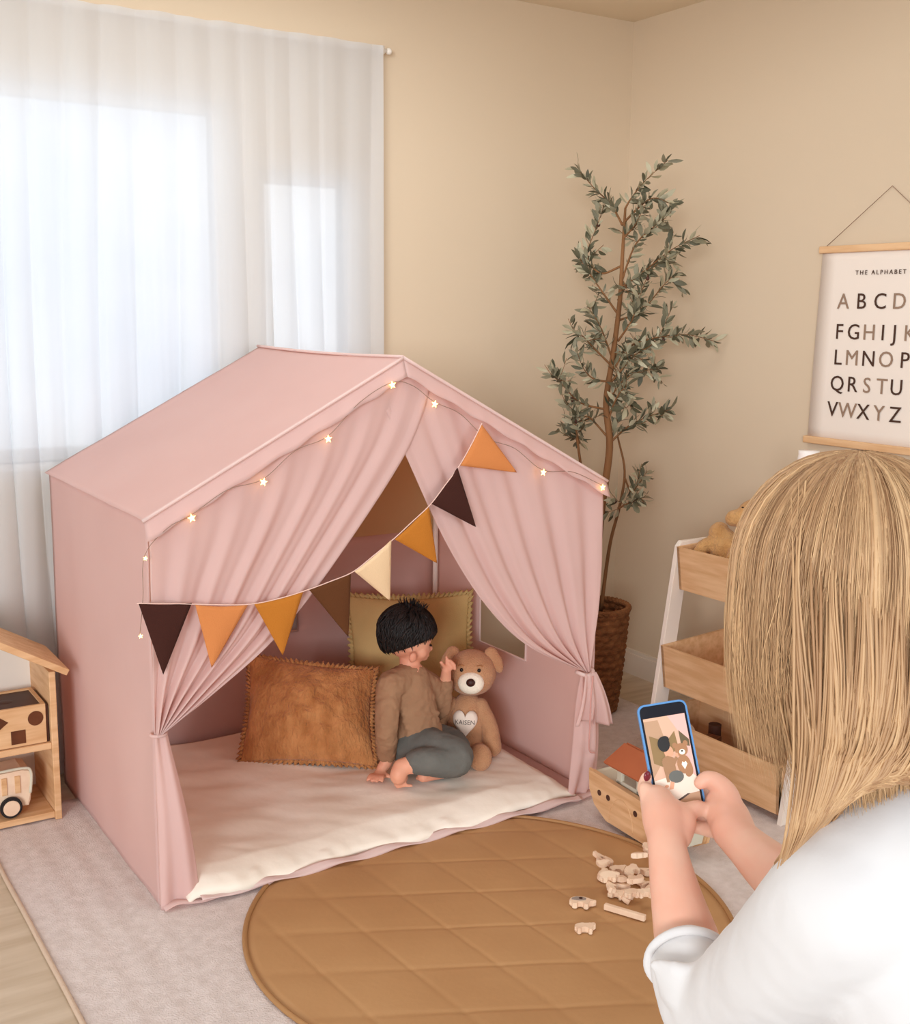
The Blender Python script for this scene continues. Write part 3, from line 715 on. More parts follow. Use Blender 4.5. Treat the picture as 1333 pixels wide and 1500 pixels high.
for p,d,t in leaves:
    a=rn.uniform(0,2*PI); side=d.orthogonal().normalized(); side=Matrix.Rotation(a,3,d)@side
    ld=(d*rn.uniform(.3,1.0)+side*rn.uniform(.5,1.0)+V((0,0,rn.uniform(-.3,.25)))).normalized(); L_=rn.uniform(.03,.056); w=L_*rn.uniform(.12,.19)
    x=ld.cross(V((rn.uniform(-1,1),rn.uniform(-1,1),rn.uniform(-1,1)))).normalized(); n=ld.cross(x); tone=rn.random()**1.3; q=p+ld*.003
    if q.x+L_>WX: ld.x=-abs(ld.x)
    if q.y+L_>WY-.06: ld.y=-abs(ld.y)
    vs=[]
    for k,(s_,ww) in enumerate(((0,.12),(.25,.8),(.55,1),(.82,.6))):
        c=q+ld*L_*s_+n*(.10*L_*sin(PI*s_)); vs.append((bm.verts.new(c-x*w*ww),bm.verts.new(c+n*(-.15*w)),bm.verts.new(c+x*w*ww)))
    tipv=bm.verts.new(q+ld*L_)
    fs=[]
    for A,Bq in zip(vs,vs[1:]):
        fs+= [bm.faces.new((A[0],A[1],Bq[1],Bq[0])),bm.faces.new((A[1],A[2],Bq[2],Bq[1]))]
    fs+=[bm.faces.new((vs[-1][0],vs[-1][1],tipv)),bm.faces.new((vs[-1][1],vs[-1][2],tipv))]
    for f in fs:
        for l in f.loops: l[lay]=(tone,tone,tone,1)
obj('foliage',bm,M['leaf'],tr,smooth='raw')
for k in range(11):
    p,d,t=leaves[rn.randint(0,len(leaves)-1)]; bm=B(); ell(bm,p+V((0,0,-.012)),(.006,.006,.008),seg=8); obj('olive_fruit',bm,M['walnutdk'],tr)
# ================================================================== TOY ARK
ak=thing('toy_ark','wooden toy ark boat with portholes and a rust roofed cabin, beside the mat','toy boat',(1.20,-.30,.014))
# hull frame: long axis along e1 (towards camera), width e2
A0=onp(868,1212,2,.016); A1=onp(946,1262,2,.016)
e1=(A1-A0); e1.z=0; e1.normalize(); e2=V((-e1.y,e1.x,0))
if e2.x<0: e2=-e2
AO=V((1.208,-.135,.020)); AL=.36; AW=.125; AH=.115
def am(x,y,z): return AO+e1*x+e2*y+V((0,0,z))
prof=[(-.012,AH+.012),(.0,AH+.010),(AL,AH-.002),(AL+.012,AH-.004),(AL+.014,.072),(AL+.004,.030),(AL-.045,.0),(.075,.0),(.02,.028),(-.006,.068)]
prof=[(p.x,p.y) for p in catmull([(x,z,0) for x,z in prof[2:]+prof[:2]],1)]
bm=B(); prism(bm,prof,basis(e1,V((0,0,1)),e2,AO),.016,bev=.004); obj('hull_side',bm,M['wood'],ak,False)
bm=B(); prism(bm,prof,basis(e1,V((0,0,1)),e2,AO+e2*(AW-.016)),.016,bev=.004); obj('hull_side',bm,M['wood'],ak,False)
inn=[(.004+.96*x,z*.93) for x,z in prof]
bm=B(); prism(bm,inn,basis(e1,V((0,0,1)),e2,AO+e2*.0165),AW-.033,bev=.002); obj('hull_core',bm,M['sage'],ak,False)
for i,x in enumerate((.045,.085,.205,.245)):
    bm=B(); prism(bm,disc(x,.074,.0085,20),basis(e1,V((0,0,1)),e2,AO-e2*.0008),.004); obj('porthole',bm,M['walnutdk'],ak,False)
bm=B(); sweep(bm,[am(.098+.048*t if False else .145+.052*cos(a),-.0004,.0+.078*sin(a)+.012) for a in [PI*k/24 for k in range(25)]],.0009,6); obj('door_outline',bm,M['woody'],ak)
for x in (.10,.185,.27):
    for y in (.030,AW-.040):
        bm=B(); q=[am(x,y,AH-.006),am(x+.002,y,AH+.055)]; box(bm,(-.011,-.006,0),(.011,.006,.065),basis(e1,e2,V((0,0,1)),am(x,y,AH-.008)),bev=.003); obj('cabin_post',bm,M['sage'],ak,False)
bm=B(); box(bm,(.085,.024,AH-.006),(.29,AW-.030,AH+.012),basis(e1,e2,V((0,0,1)),AO),bev=.003); obj('cabin_base',bm,M['sage'],ak,False)
for s in (0,1):
    a=am(.075,AW*.5,AH+.100); w=e2*(1 if s else -1); d=(w*.072+V((0,0,-.042))).normalized(); n=e1.cross(d); 
    if n.z<0:n=-n
    bm=B(); box(bm,(0,0,0),(.225,.084,.008),basis(e1,d,n,a),bev=.002); obj('roof_slope',bm,M['rust'],ak,False)
# ---- little animals
def outline_sheep(): return [(-1,.1),(-.9,.45),(-.5,.65),(0,.7),(.4,.62),(.6,.75),(.85,.85),(1.05,.7),(1.0,.45),(.75,.35),(.7,0),(.65,-.5),(.35,-.5),(.3,-.1),(-.35,-.1),(-.45,-.5),(-.75,-.5),(-.8,-.05)]
SH={'sheep':outline_sheep(),
 'elephant':[(-1.1,.0),(-1.0,.5),(-.5,.85),(.1,.9),(.6,.75),(1.0,.5),(1.35,.35),(1.5,.5),(1.55,.3),(1.2,.05),(.95,.1),(.85,-.1),(.8,-.65),(.4,-.65),(.3,-.2),(-.2,-.2),(-.3,-.65),(-.75,-.65),(-.8,-.2)],
 'giraffe':[(-.6,-1.2),(-.6,.0),(-.5,.35),(.1,.5),(.35,1.2),(.3,1.6),(.75,1.55),(.85,1.4),(.6,1.25),(.6,.3),(.5,-1.2),(.2,-1.2),(.15,-.1),(-.25,-.1),(-.3,-1.2)],
 'bear':[(-1,-.6),(-1.05,.2),(-.7,.6),(0,.7),(.6,.65),(.8,.85),(.95,.65),(1.25,.35),(1.0,.1),(.8,-.05),(.75,-.6),(.4,-.6),(.3,-.15),(-.3,-.15),(-.45,-.6)],
 'bird':[(-1.1,.3),(-.6,.3),(-.3,.65),(.2,.75),(.5,1.0),(.85,.9),(1.15,.75),(.85,.6),(.75,.1),(.3,-.35),(-.4,-.35),(-.8,.0)],
 'lion':[(-1.1,-.6),(-1.0,.4),(-.5,.6),(.1,.55),(.3,.9),(.8,1.0),(1.15,.6),(1.1,.2),(.8,-.0),(.7,-.6),(.35,-.6),(.25,-.1),(-.4,-.1),(-.5,-.6)]}
def animal(kind,c,s,rz,tilt,label,group=None,th=.012,m=None,lie=True,tx=0):
    poly=[(p.x*s,p.y*s) for p in catmull([(x,y,0) for x,y in SH[kind]+[SH[kind][0]]],2)[:-1]]
    R_=Matrix.Rotation(rz,3,'Z')@Matrix.Rotation(tilt,3,'X')@Matrix.Rotation(tx,3,'Y'); m_=R_.to_4x4(); m_.translation=V(c)
    bm=B(); prism(bm,poly,m_,th,bev=.0015); o=obj('toy_'+kind,bm,m or M['animal'],None,False); tag(o,label,'toy animal',group); return o,m_
fl=.018
p=onp(850,1327,2,fl); eo,em=animal('elephant',(p.x,p.y,fl),.024,-.75,0,'flat wooden toy elephant with a grey printed back lying apart on the mat',None,.014)
bm=B(); prism(bm,[(x*.024,y*.024) for x,y in [(-.9,.05),(-.85,.4),(-.45,.68),(.1,.72),(.55,.58),(.5,.2),(0,-.02),(-.5,-.02)]],em@Matrix.Translation((0,0,.0138)),.0012); obj('printed_back',bm,M['grey'],eo,False)
bm=B(); prism(bm,[(.012+.004*cos(a)*1.2,.006+.005*sin(a)) for a in [2*PI*k/12 for k in range(12)]],em@Matrix.Translation((-.012,.004,.0149)),.0006); obj('printed_ear',bm,M['nose'],eo,False)
p=onp(857,1365,2,fl); animal('sheep',(p.x,p.y,fl),.024,-.62,0,'small wooden toy sheep lying nearest the viewer on the mat',None,.014)
p=onp(915,1340,2,fl); bm=B(); box(bm,(-.052,-.006,0),(.052,.006,.014),Matrix.Translation(V((p.x,p.y,fl)))@Matrix.Rotation(-1.12,4,'Z'),bev=.0015); o=obj('toy_plank',bm,M['animal'],None,False); tag(o,'narrow pale wooden plank lying on the mat below the heap of toy animals','toy')
heap=[('giraffe',878,1262,.016,.3,.15),('bird',893,1268,.018,1.0,.2),('sheep',905,1280,.022,-.6,.1),('bear',885,1287,.022,.4,.15),('lion',902,1296,.022,1.6,.2),('elephant',890,1305,.020,-.4,.2),('sheep',912,1303,.020,2.1,.25),('bear',925,1288,.022,.2,.1),('bird',935,1272,.020,2.6,.3),('lion',905,1315,.020,-1.1,.1),('sheep',895,1313,.017,.9,.3),('bear',930,1308,.02,2.8,.1),('giraffe',945,1282,.018,1.2,.1),('elephant',925,1322,.017,-.3,.05),('sheep',945,1330,.021,-.5,.05),('lion',918,1318,.018,.5,.4),('bird',882,1278,.016,-.9,.3),('bear',948,1262,.018,.8,.2),('sheep',938,1296,.02,1.4,.3),('giraffe',952,1302,.018,-1.5,.1)]
top={}
for i,(k,x,y,s,rz,ti) in enumerate(heap):
    p=onp(x,y,2,fl); z=fl+(.014*(i%3)+.002 if 2<i<19 else .003)
    animal(k,(p.x,p.y,z),s,rz,ti,'pale wooden toy animal jumbled in the heap beside the toy ark','wooden animals heaped by the ark',.013)
# ================================================================== TEDDY BEAR
bear=thing('teddy_bear','brown teddy bear with white muzzle and name heart, sitting by the child','teddy bear',at(685,1112,3.66))
def P3(x,y,d): return at(x,y,d)
vd=CF.copy()
def face_mtx(o,tilt=0):
    """local x right, y up, z towards the viewer side of the tent"""
    z=(V((-.62,-.75,.12))).normalized(); x=V((0,0,1)).cross(z).normalized(); y=z.cross(x); 
    x2=x*cos(tilt)+y*sin(tilt); y2=-x*sin(tilt)+y*cos(tilt)
    return basis(x2,y2,z,o)
hb=P3(691,984,3.62); HM=face_mtx(hb,.02); R3=HM.to_3x3()
def hl(x,y,z): return HM@V((x,y,z))
bm=B(); ell(bm,hb,(.078,.072,.066),R3); ell(bm,hl(0,-.022,.012),(.070,.050,.058),R3); blob('head',bm,M['teddy'],bear,.005,6)
for s in (-1,1):
    bm=B(); ell(bm,hl(s*.074,.036,-.002),(.021,.042,.014),R3@Matrix.Rotation(s*.42,3,'Z')); ell(bm,hl(s*.060,.058,-.002),(.022,.022,.014),R3); blob('ear',bm,M['teddy'],bear,.004,4)
bm=B(); ell(bm,hl(.004,-.024,.058),(.041,.035,.026),R3); obj('muzzle',bm,M['muzzle'],bear)
bm=B(); ell(bm,hl(.006,-.018,.086),(.014,.0125,.008),R3,16); obj('nose',bm,M['nose'],bear)
for s in (-1,1):
    bm=B(); ell(bm,hl(.002+s*.027,.016,.0625),(.0055,.006,.004),R3,12); obj('eye',bm,M['black'],bear)
    bm=B(); sweep(bm,catmull([hl(.002+s*.020,.029,.064),hl(.002+s*.029,.031,.063),hl(.002+s*.038,.028,.060)],5),.0016,6); obj('brow_stitch',bm,M['fur'],bear)
tb_=P3(684,1060,3.64); TM=face_mtx(tb_,0); R3t=TM.to_3x3()
def tl(x,y,z): return TM@V((x,y,z))
bm=B(); ell(bm,tl(0,-.01,0),(.070,.092,.062),R3t); ell(bm,tl(0,.045,-.002),(.050,.055,.048),R3t); ell(bm,tl(0,-.060,.004),(.072,.052,.064),R3t); blob('torso',bm,M['teddy'],bear,.005,6)
bm=B(); limb(bm,[(tl(-.045,.060,.006),.024),(tl(-.082,.01,.018),.028),(tl(-.098,-.030,.030),.029)]); blob('arm',bm,M['teddy'],bear,.004,4)
bm=B(); limb(bm,[(tl(.042,.062,.006),.024),(tl(.070,.0,.022),.029),(tl(.084,-.062,.032),.030)]); blob('arm',bm,M['teddy'],bear,.004,4)
footR=onp(709,1092,1,.265); 
bm=B(); limb(bm,[(tl(.040,-.080,.03),.032),(tl(.052,-.072,.085),.032)]); ell(bm,tl(.056,-.074,.118),(.036,.042,.026),R3t@Matrix.Rotation(-.2,3,'X')); blob('leg',bm,M['teddy'],bear,.004,5)
bm=B(); limb(bm,[(tl(-.040,-.085,.03),.032),(tl(-.075,-.082,.07),.032)]); ell(bm,tl(-.090,-.078,.095),(.034,.040,.024),R3t); blob('leg',bm,M['teddy'],bear,.004,5)
# heart patch, dished over the belly
def heart(t):
    x=16*sin(t)**3; y=13*cos(t)-5*cos(2*t)-2*cos(3*t)-cos(4*t); return x/17,y/15
bm=B(); N_=60
def belly(x,y):
    yy=y+.012; q=1-(x/.072)**2-((yy)/.100)**2; return .0635*math.sqrt(max(.05,q))+.004
cv=bm.verts.new(tl(0,.018,belly(0,.018))); rings=[]
for rr_ in (.35,.7,1):
    rings.append([bm.verts.new(tl(.040*rr_*heart(2*PI*k/N_)[0],.016+.045*rr_*heart(2*PI*k/N_)[1],belly(.040*rr_*heart(2*PI*k/N_)[0],.016+.045*rr_*heart(2*PI*k/N_)[1]))) for k in range(N_)])
for k in range(N_): bm.faces.new((cv,rings[0][k],rings[0][(k+1)%N_]))
for A,Bq in zip(rings,rings[1:]):
    for k in range(N_): bm.faces.new((A[k],Bq[k],Bq[(k+1)%N_],A[(k+1)%N_]))
ho=obj('heart_patch',bm,M['heart'],bear); mod(ho,'SOLIDIFY',thickness=.003,offset=0)
tm=TM@Matrix.Translation((0,.010,0)); me=mesh_text('KAISEN',.019,None,None,Matrix.Identity(4),ext=.0008,bold=-.0002)
for v in me.vertices:
    x,y,z=v.co; p=tl(x,y+.012,belly(x,y+.012)+.002+z); v.co=p
join_meshes('lettering',[me],M['nose'],ho)
# ================================================================== CHILD
def Q(x,y,d): return at(x,y,d)
cd=3.46
bm=B()
neck=Q(598,976,cd+.02); hc=Q(599,932,cd)
# torso
limb(bm,[(Q(610,1088,cd+.02),.066),(Q(606,1055,cd+.02),.062),(Q(602,1020,cd+.01),.062),(Q(602,994,cd+.01),.052)],6,20)
limb(bm,[(Q(572,1002,cd-.05),.030),(Q(602,994,cd+.01),.028),(Q(632,1002,cd+.07),.028)])
limb(bm,[(Q(601,1000,cd+.01),.030),(hc-V((0,0,.03)),.030)])
# head: skull + face (looking right and down)
fd=(Q(690,985,3.6)-hc); fd=(CR+CF*.22+V((0,0,-.20))).normalized(); fr_=V((0,0,1)).cross(fd).normalized()*-1; fu=fr_.cross(fd).normalized()
if fu.z<0: fu=-fu
FM=basis(fr_,fd,fu,hc); F3=FM.to_3x3()
def fl_(x,y,z): return FM@V((x,y,z))
ell(bm,fl_(0,-.008,.008),(.066,.078,.074),F3); ell(bm,fl_(0,.022,-.030),(.050,.050,.046),F3); ell(bm,fl_(.027,.036,-.034),(.025,.024,.023),F3); ell(bm,fl_(-.027,.036,-.034),(.025,.024,.023),F3)
ell(bm,fl_(0,.070,-.026),(.009,.011,.010),F3,12); ell(bm,fl_(0,.058,-.056),(.014,.014,.010),F3,12)
ell(bm,fl_(.012,.066,-.046),(.010,.007,.004),F3,10); ell(bm,fl_(-.012,.066,-.046),(.010,.007,.004),F3,10)
for s in (-1,1): ell(bm,fl_(s*.066,.010,-.044),(.012,.012,.018),F3,14); ell(bm,fl_(s*.075,.006,-.042),(.005,.010,.015),F3,12)
# near arm, straight down, hand flat on the mattress
HZ=.083
hr=onp(556,1134,2,HZ)
drh=(hr-CC).dot(CF)
limb(bm,[(Q(570,1006,cd-.05),.030),(Q(566,1060,cd-.08),.026),(Q(568,1108,drh+.02),.020),(hr+V((.012,.012,.006)),.016)])
pd=(hr-Q(568,1108,drh+.02)); pd.z=0; pd=V((-.75,-.66,0)).normalized(); px_=V((-pd.y,pd.x,0))
ell(bm,hr+V((0,0,.0)),(.019,.022,.010),None,14)
for k,o_ in enumerate((-.018,-.006,.006,.018)):
    a=hr+px_*o_+pd*.012; d=(pd+px_*o_*8).normalized(); L_=(.030,.034,.033,.026)[k]
    limb(bm,[(a,.0065),(a+d*L_*.5+V((0,0,.003)),.0062),(a+d*L_+V((0,0,-.004)),.0052)],4,10)
limb(bm,[(hr+px_*.018-pd*.004,.007),(hr+px_*.034+pd*.008,.0062)],4,10)
# far arm, reaching to the bear's ear
hl_=Q(654,981,cd+.05)
limb(bm,[(Q(634,1008,cd+.07),.028),(Q(643,1040,cd+.11),.025),(Q(651,1010,cd+.09),.020),(hl_,.015)])
ell(bm,hl_,(.016,.014,.019),None,14)
for k,(dx,dy) in enumerate(((-1,-15),(4,-13),(8,-9),(9,-3))):
    a=Q(655+dx*.4,980+dy*.4,cd+.05); b=Q(655+dx,981+dy,cd+.045); c=Q(655+dx+(3 if k else 0),981+dy+(2 if k else -4),cd+.04)
    limb(bm,[(a,.0065),(b,.006),(c,.0052)],4,10)
limb(bm,[(hl_,.007),(Q(646,970,cd+.02),.006)],4,10)
# legs
hipz=.15
limb(bm,[(Q(612,1092,cd-.02),.056),(Q(645,1100,cd-.06),.052),(Q(668,1110,cd-.06),.044),(Q(655,1120,cd-.10),.036),(Q(612,1119,cd-.13),.030),(Q(592,1122,cd-.14),.024)],6,18)
ank=Q(588,1124,cd-.14); toe=onp(584,1146,2,.080)
limb(bm,[(ank,.025),(Q(583,1137,cd-.145),.024),(toe+V((.01,.0,.012)),.019),(toe+V((-.012,-.02,.006)),.014)],6,14)
limb(bm,[(Q(622,1086,cd+.06),.054),(Q(665,1095,cd+.05),.046),(Q(660,1118,cd-.01),.036),(Q(630,1132,cd-.07),.024),(Q(620,1137,cd-.09),.018)],6,18)
for k in range(5):
    c=onp(612+k*5,1142-abs(k-1)*2,2,.084); ell(bm,c,(.0072-.0006*k,.009,.0072-.0006*k),None,10)
    c=toe+V((-.018+.009*k,-.024-.004*k,.001)); ell(bm,c,(.0058,.008,.0058),None,10)
child=blob('person',bm,M['skin'],None,.0042,4); tag(child,'small child in taupe top and slate trousers sitting in the tent reaching for the bear','person')
# hair
bm=B(); rc=random.Random(5)
def hsurf(th,ph,k=1.0):
    q=sin(th) if th<1.4 else .985-.30*(th-1.4)**2; x=.076*q*cos(ph); y=-.010+.088*q*sin(ph); z=.010+.084*cos(th); return fl_(x*k,y*k,z*k)
def hlim(ph):  # how far down the hair goes for azimuth (ph=90deg is the face)
    q=sin(ph); return 1.92-.60*q if q>0 else 1.92+.62*(-q)
vsr=[]
for i in range(19):
    row=[]
    for j in range(40):
        ph=-PI/2+2*PI*j/40+ (0 if True else 0); pp=(ph+PI)%(2*PI)-PI
        pp2=ph if ph<=PI else ph-2*PI
        th=hlim(pp2)*i/18; row.append(bm.verts.new(hsurf(max(th,.01),ph,1.0+.03*nz(i*.4,j*.5))))
    vsr.append(row)
for i in range(18):
    for j in range(40): bm.faces.new((vsr[i][j],vsr[i][(j+1)%40],vsr[i+1][(j+1)%40],vsr[i+1][j]))
for k in range(900):
    ph=rc.uniform(-PI/2,3*PI/2); pp=ph if ph<=PI else ph-2*PI; t0=rc.uniform(.05,.9)*hlim(pp); t1=min(t0+rc.uniform(.35,.7),hlim(pp)+.06); dph=rc.uniform(-.25,.25)
    pts=[hsurf(t0+(t1-t0)*q/4,ph+dph*q/4,1.0+.035*sin(PI*q/4)+.012) for q in range(5)]; sweep(bm,pts,[.0022,.0026,.0024,.0016,.0004],4)
for k in range(60):   # crown tuft sticking up
    a=rc.uniform(0,2*PI); p0=hsurf(rc.uniform(0,.5),a); up=(p0-hc).normalized(); d=(up+V((rc.uniform(-.4,.4),rc.uniform(-.4,.4),rc.uniform(0,.4)))).normalized(); sweep(bm,[p0,p0+d*.012,p0+d*.026+V((0,0,-.003))],[.002,.0015,.0003],4)
h_=obj('hair',bm,M['hairb'],child)
for s in (-1,1):
    bm=B(); ell(bm,fl_(s*.024,.0655,-.010),(.008,.004,.0035),F3,12); obj('eye',bm,M['black'],child)
# shirt
bm=B()
limb(bm,[(Q(612,1078,cd+.02),.077),(Q(606,1050,cd+.02),.072),(Q(602,1020,cd+.01),.070),(Q(602,998,cd+.01),.058)],6,24)
limb(bm,[(Q(573,1004,cd-.055),.043),(Q(601,994,cd+.01),.046),(Q(631,1006,cd+.07),.041)])
limb(bm,[(Q(570,1010,cd-.05),.040),(Q(566,1060,cd-.08),.034),(Q(567,1104,drh+.022),.030)],6,20)
limb(bm,[(Q(634,1010,cd+.07),.036),(Q(643,1040,cd+.11),.033),(Q(650,1012,cd+.09),.026),(Q(653,1002,cd+.075),.022)],6,20)
for k in range(4): limb(bm,[(Q(590+k*3,1046+k*10,cd-.050),.010),(Q(618,1052+k*9,cd-.045),.011),(Q(640,1044+k*11,cd+.0),.009)],5,10)
o=blob('shirt',bm,M['shirtb'],child,.0045,4,.009,.02)
bm=B()
limb(bm,[(Q(606,1090,cd+.02),.074),(Q(616,1094,cd-.01),.070),(Q(645,1102,cd-.06),.060),(Q(667,1110,cd-.07),.056),(Q(650,1116,cd-.10),.047),(Q(622,1115,cd-.125),.041),(Q(610,1116,cd-.13),.037)],6,24)
limb(bm,[(Q(620,1086,cd+.06),.062),(Q(662,1094,cd+.05),.054),(Q(658,1116,cd-.01),.042),(Q(640,1126,cd-.05),.032)],6,20)
o=blob('trousers',bm,M['pants'],child,.005,5,.006,.03)
# ================================================================== WOMAN
def W(x,y,d): return at(x,y,d)
bm=B()
Hc=W(1236,838,1.165); ph_=W(980,1105,1.62)
F_=(ph_-Hc).normalized(); F_=(F_+V((0,0,.12))).normalized(); Rt=F_.cross(V((0,0,1))).normalized(); Up=Rt.cross(F_).normalized(); HW=basis(Rt,F_,Up,Hc); H3=HW.to_3x3()
def hw(x,y,z): return HW@V((x,y,z))
Nk=W(1400,1165,1.12)
# head with face
ell(bm,hw(0,-.010,.020),(.074,.090,.088),H3); ell(bm,hw(0,.030,-.045),(.056,.056,.066),H3); ell(bm,hw(0,.052,-.090),(.028,.028,.020),H3)
limb(bm,[(hw(0,.090,.010),.008),(hw(0,.104,-.028),.011)],4,10); ell(bm,hw(0,.088,-.060),(.024,.012,.008),H3)
for s in (-1,1): ell(bm,hw(s*.038,.060,-.030),(.026,.026,.024),H3); ell(bm,hw(s*.076,-.006,-.022),(.008,.018,.030),H3); 
limb(bm,[(hw(0,-.020,-.060),.052),(Nk+V((0,.02,.03)),.052),(Nk-V((0,0,.03)),.06)])
# body core
fh=V((.186,.983,0)); pr_=V((.983,-.186,0))
SLp=W(1240,1322,1.13); SR=SLp+pr_*.34+V((0,-.02,0)); hip=V((.22,-1.99,.50))
limb(bm,[(Nk-V((0,0,.06)),.07),(Nk+V((.01,-.01,-.20)),.105),(hip+V((0,0,.12)),.105),(hip,.125)],6,24)
limb(bm,[(SLp,.048),(Nk-V((0,0,.08)),.06),(SR,.048)])
# left arm
EL=W(1035,1492,1.42); WL=W(978,1245,1.535)
limb(bm,[(SLp,.050),(W(1150,1410,1.24),.044),(EL,.040),(W(1012,1400,1.46),.043),(W(990,1310,1.50),.033),(WL,.026),(W(976,1215,1.56),.027)],8,20)
hand_d=1.60
# left palm (back of the hand to the viewer)
limb(bm,[(W(978,1232,1.548),.026),(W(972,1200,1.575),.029),(W(963,1175,1.60),.024)],6,18)
limb(bm,[(W(992,1225,1.555),.020),(W(1000,1202,1.575),.019),(W(990,1188,1.590),.016)],6,14)
# thumb over the lower edge
limb(bm,[(W(992,1205,1.570),.017),(W(1008,1190,1.585),.0135),(W(1022,1184,1.592),.0115),(W(1030,1186,1.594),.0105)],6,14)
# fingers round the back of the phone
for k,(a,b,c) in enumerate((((952,1172,1.605),(943,1155,1.622),(947,1139,1.622)),((960,1168,1.62),(950,1150,1.648),(962,1133,1.650)),((970,1172,1.625),(966,1155,1.652),(985,1143,1.652)),((982,1180,1.625),(985,1168,1.648),(1002,1160,1.648)))):
    limb(bm,[(W(*a),.0115),(W(*b),.0098),(W(*c),.0086)],5,12)
limb(bm,[(W(948,1168,1.60),.011),(W(945,1155,1.606),.0095)],5,12)
# right arm
ER=W(1235,1345,1.36); WR=W(1092,1238,1.53)
limb(bm,[(SR,.050),(SR*.5+ER*.5+V((.03,0,-.03)),.044),(ER,.041),(W(1150,1290,1.45),.037),(WR,.028),(W(1072,1215,1.56),.028)],8,20)
limb(bm,[(W(1082,1228,1.545),.027),(W(1066,1196,1.585),.029),(W(1056,1176,1.605),.022)],6,18)
limb(bm,[(W(1074,1200,1.572),.018),(W(1068,1165,1.588),.0145),(W(1052,1146,1.600),.0125),(W(1036,1140,1.606),.0112),(W(1026,1147,1.606),.0098)],6,14)
for k,(a,b,c,d) in enumerate((((1052,1178,1.62),(1034,1160,1.652),(1012,1150,1.656),(995,1146,1.656)),((1050,1190,1.62),(1034,1180,1.65),(1010,1172,1.655),(996,1170,1.655)),((1052,1205,1.61),(1036,1200,1.63),(1018,1198,1.636),(1006,1200,1.632)),((1060,1218,1.59),(1040,1216,1.605),(1022,1212,1.612),(1010,1212,1.61)))):
    limb(bm,[(W(*a),.0120),(W(*b),.0108),(W(*c),.0095),(W(*d),.0085)],5,12)
# legs (kneeling)
kn=[V((.10,-1.80,.075)),V((.36,-1.84,.075))]
for k,(sx,kp) in enumerate(((-.085,kn[0]),(.085,kn[1]))):
    hp=hip+pr_*sx; limb(bm,[(hp,.10),(hp.lerp(kp,.5)+V((0,.03,0)),.080),(kp,.055)],6,20)
    an=V((kp.x+.06,kp.y-.40,.065)); limb(bm,[(kp+V((0,-.02,0)),.055),(kp.lerp(an,.4),.054),(an,.036)],6,18); limb(bm,[(an,.034),(an+V((.0,-.05,-.005)),.03),(an+V((.0,-.14,-.028)),.022)],5,12)
wom=blob('person',bm,M['skinw'],None,.0034,5); tag(wom,'woman with blonde hair and white top kneeling with a phone before the tent','person')
# nails, lips, eyes
bm=B(); ell(bm,W(948,1137,1.612),(.0062,.003,.0075),None,12); obj('fingernail',bm,M['nail'],wom)
bm=B(); ell(bm,hw(0,.0985,-.060),(.020,.004,.0055),H3,12); obj('lips',bm,M['lip'],wom)
for s in (-1,1):
    bm=B(); ell(bm,hw(s*.030,.0835,-.008),(.012,.004,.005),H3,12); obj('eye',bm,M['black'],wom)
# shirt
bm=B()
limb(bm,[(Nk-V((0,0,.055)),.078),(Nk+V((.01,-.01,-.18)),.128),(hip+V((0,0,.14)),.130),(hip+V((0,0,.0)),.140)],6,28)
limb(bm,[(SLp+V((0,0,.006)),.068),(SLp.lerp(Nk,.5)-V((0,0,.012)),.074),(Nk-V((0,0,.062)),.078),(SR,.066)],6,24)
limb(bm,[(SLp.lerp(Nk,.35)-V((0,0,.02)),.074),(SLp+V((0,0,-.004)),.074),(W(1165,1400,1.215),.070),(W(1080,1462,1.34),.059),(W(1036,1484,1.405),.052),(W(1018,1436,1.43),.0515),(W(1010,1415,1.437),.050)],8,28)
limb(bm,[(SR,.070),(SR*.5+ER*.5+V((.03,0,-.03)),.058),(ER,.052)],8,24)
for k in range(3): limb(bm,[(W(958+k*7,1412+k*22,1.395),.009),(W(1005,1420+k*24,1.365),.011),(W(1062,1420+k*18,1.38),.009)],5,10)
o=blob('shirt',bm,M['shirtw'],wom,.005,22,.005,.07)
bm=B(); c_=W(1008,1408,1.44); ax=(W(1012,1400,1.46)-W(1020,1440,1.42)).normalized(); a_=ax.orthogonal().normalized(); b_=ax.cross(a_)
sweep(bm,[c_+a_*(.050*cos(t))+b_*(.050*sin(t)) for t in [2*PI*k/40 for k in range(41)]],.0055,10,False); obj('sleeve_cuff',bm,M['shirtw'],wom)
bm=B(); 
for k,kp in enumerate(kn):
    sx=(-.085,.085)[k]; hp=hip+pr_*sx; an=V((kp.x+.06,kp.y-.40,.065))
    limb(bm,[(hp,.112),(hp.lerp(kp,.5)+V((0,.03,0)),.090),(kp+V((0,0,.0)),.064)],6,20); limb(bm,[(kp+V((0,-.02,.0)),.064),(kp.lerp(an,.4),.062),(an,.046)],6,18)
blob('trousers',bm,M['jeans'],wom,.007,5)
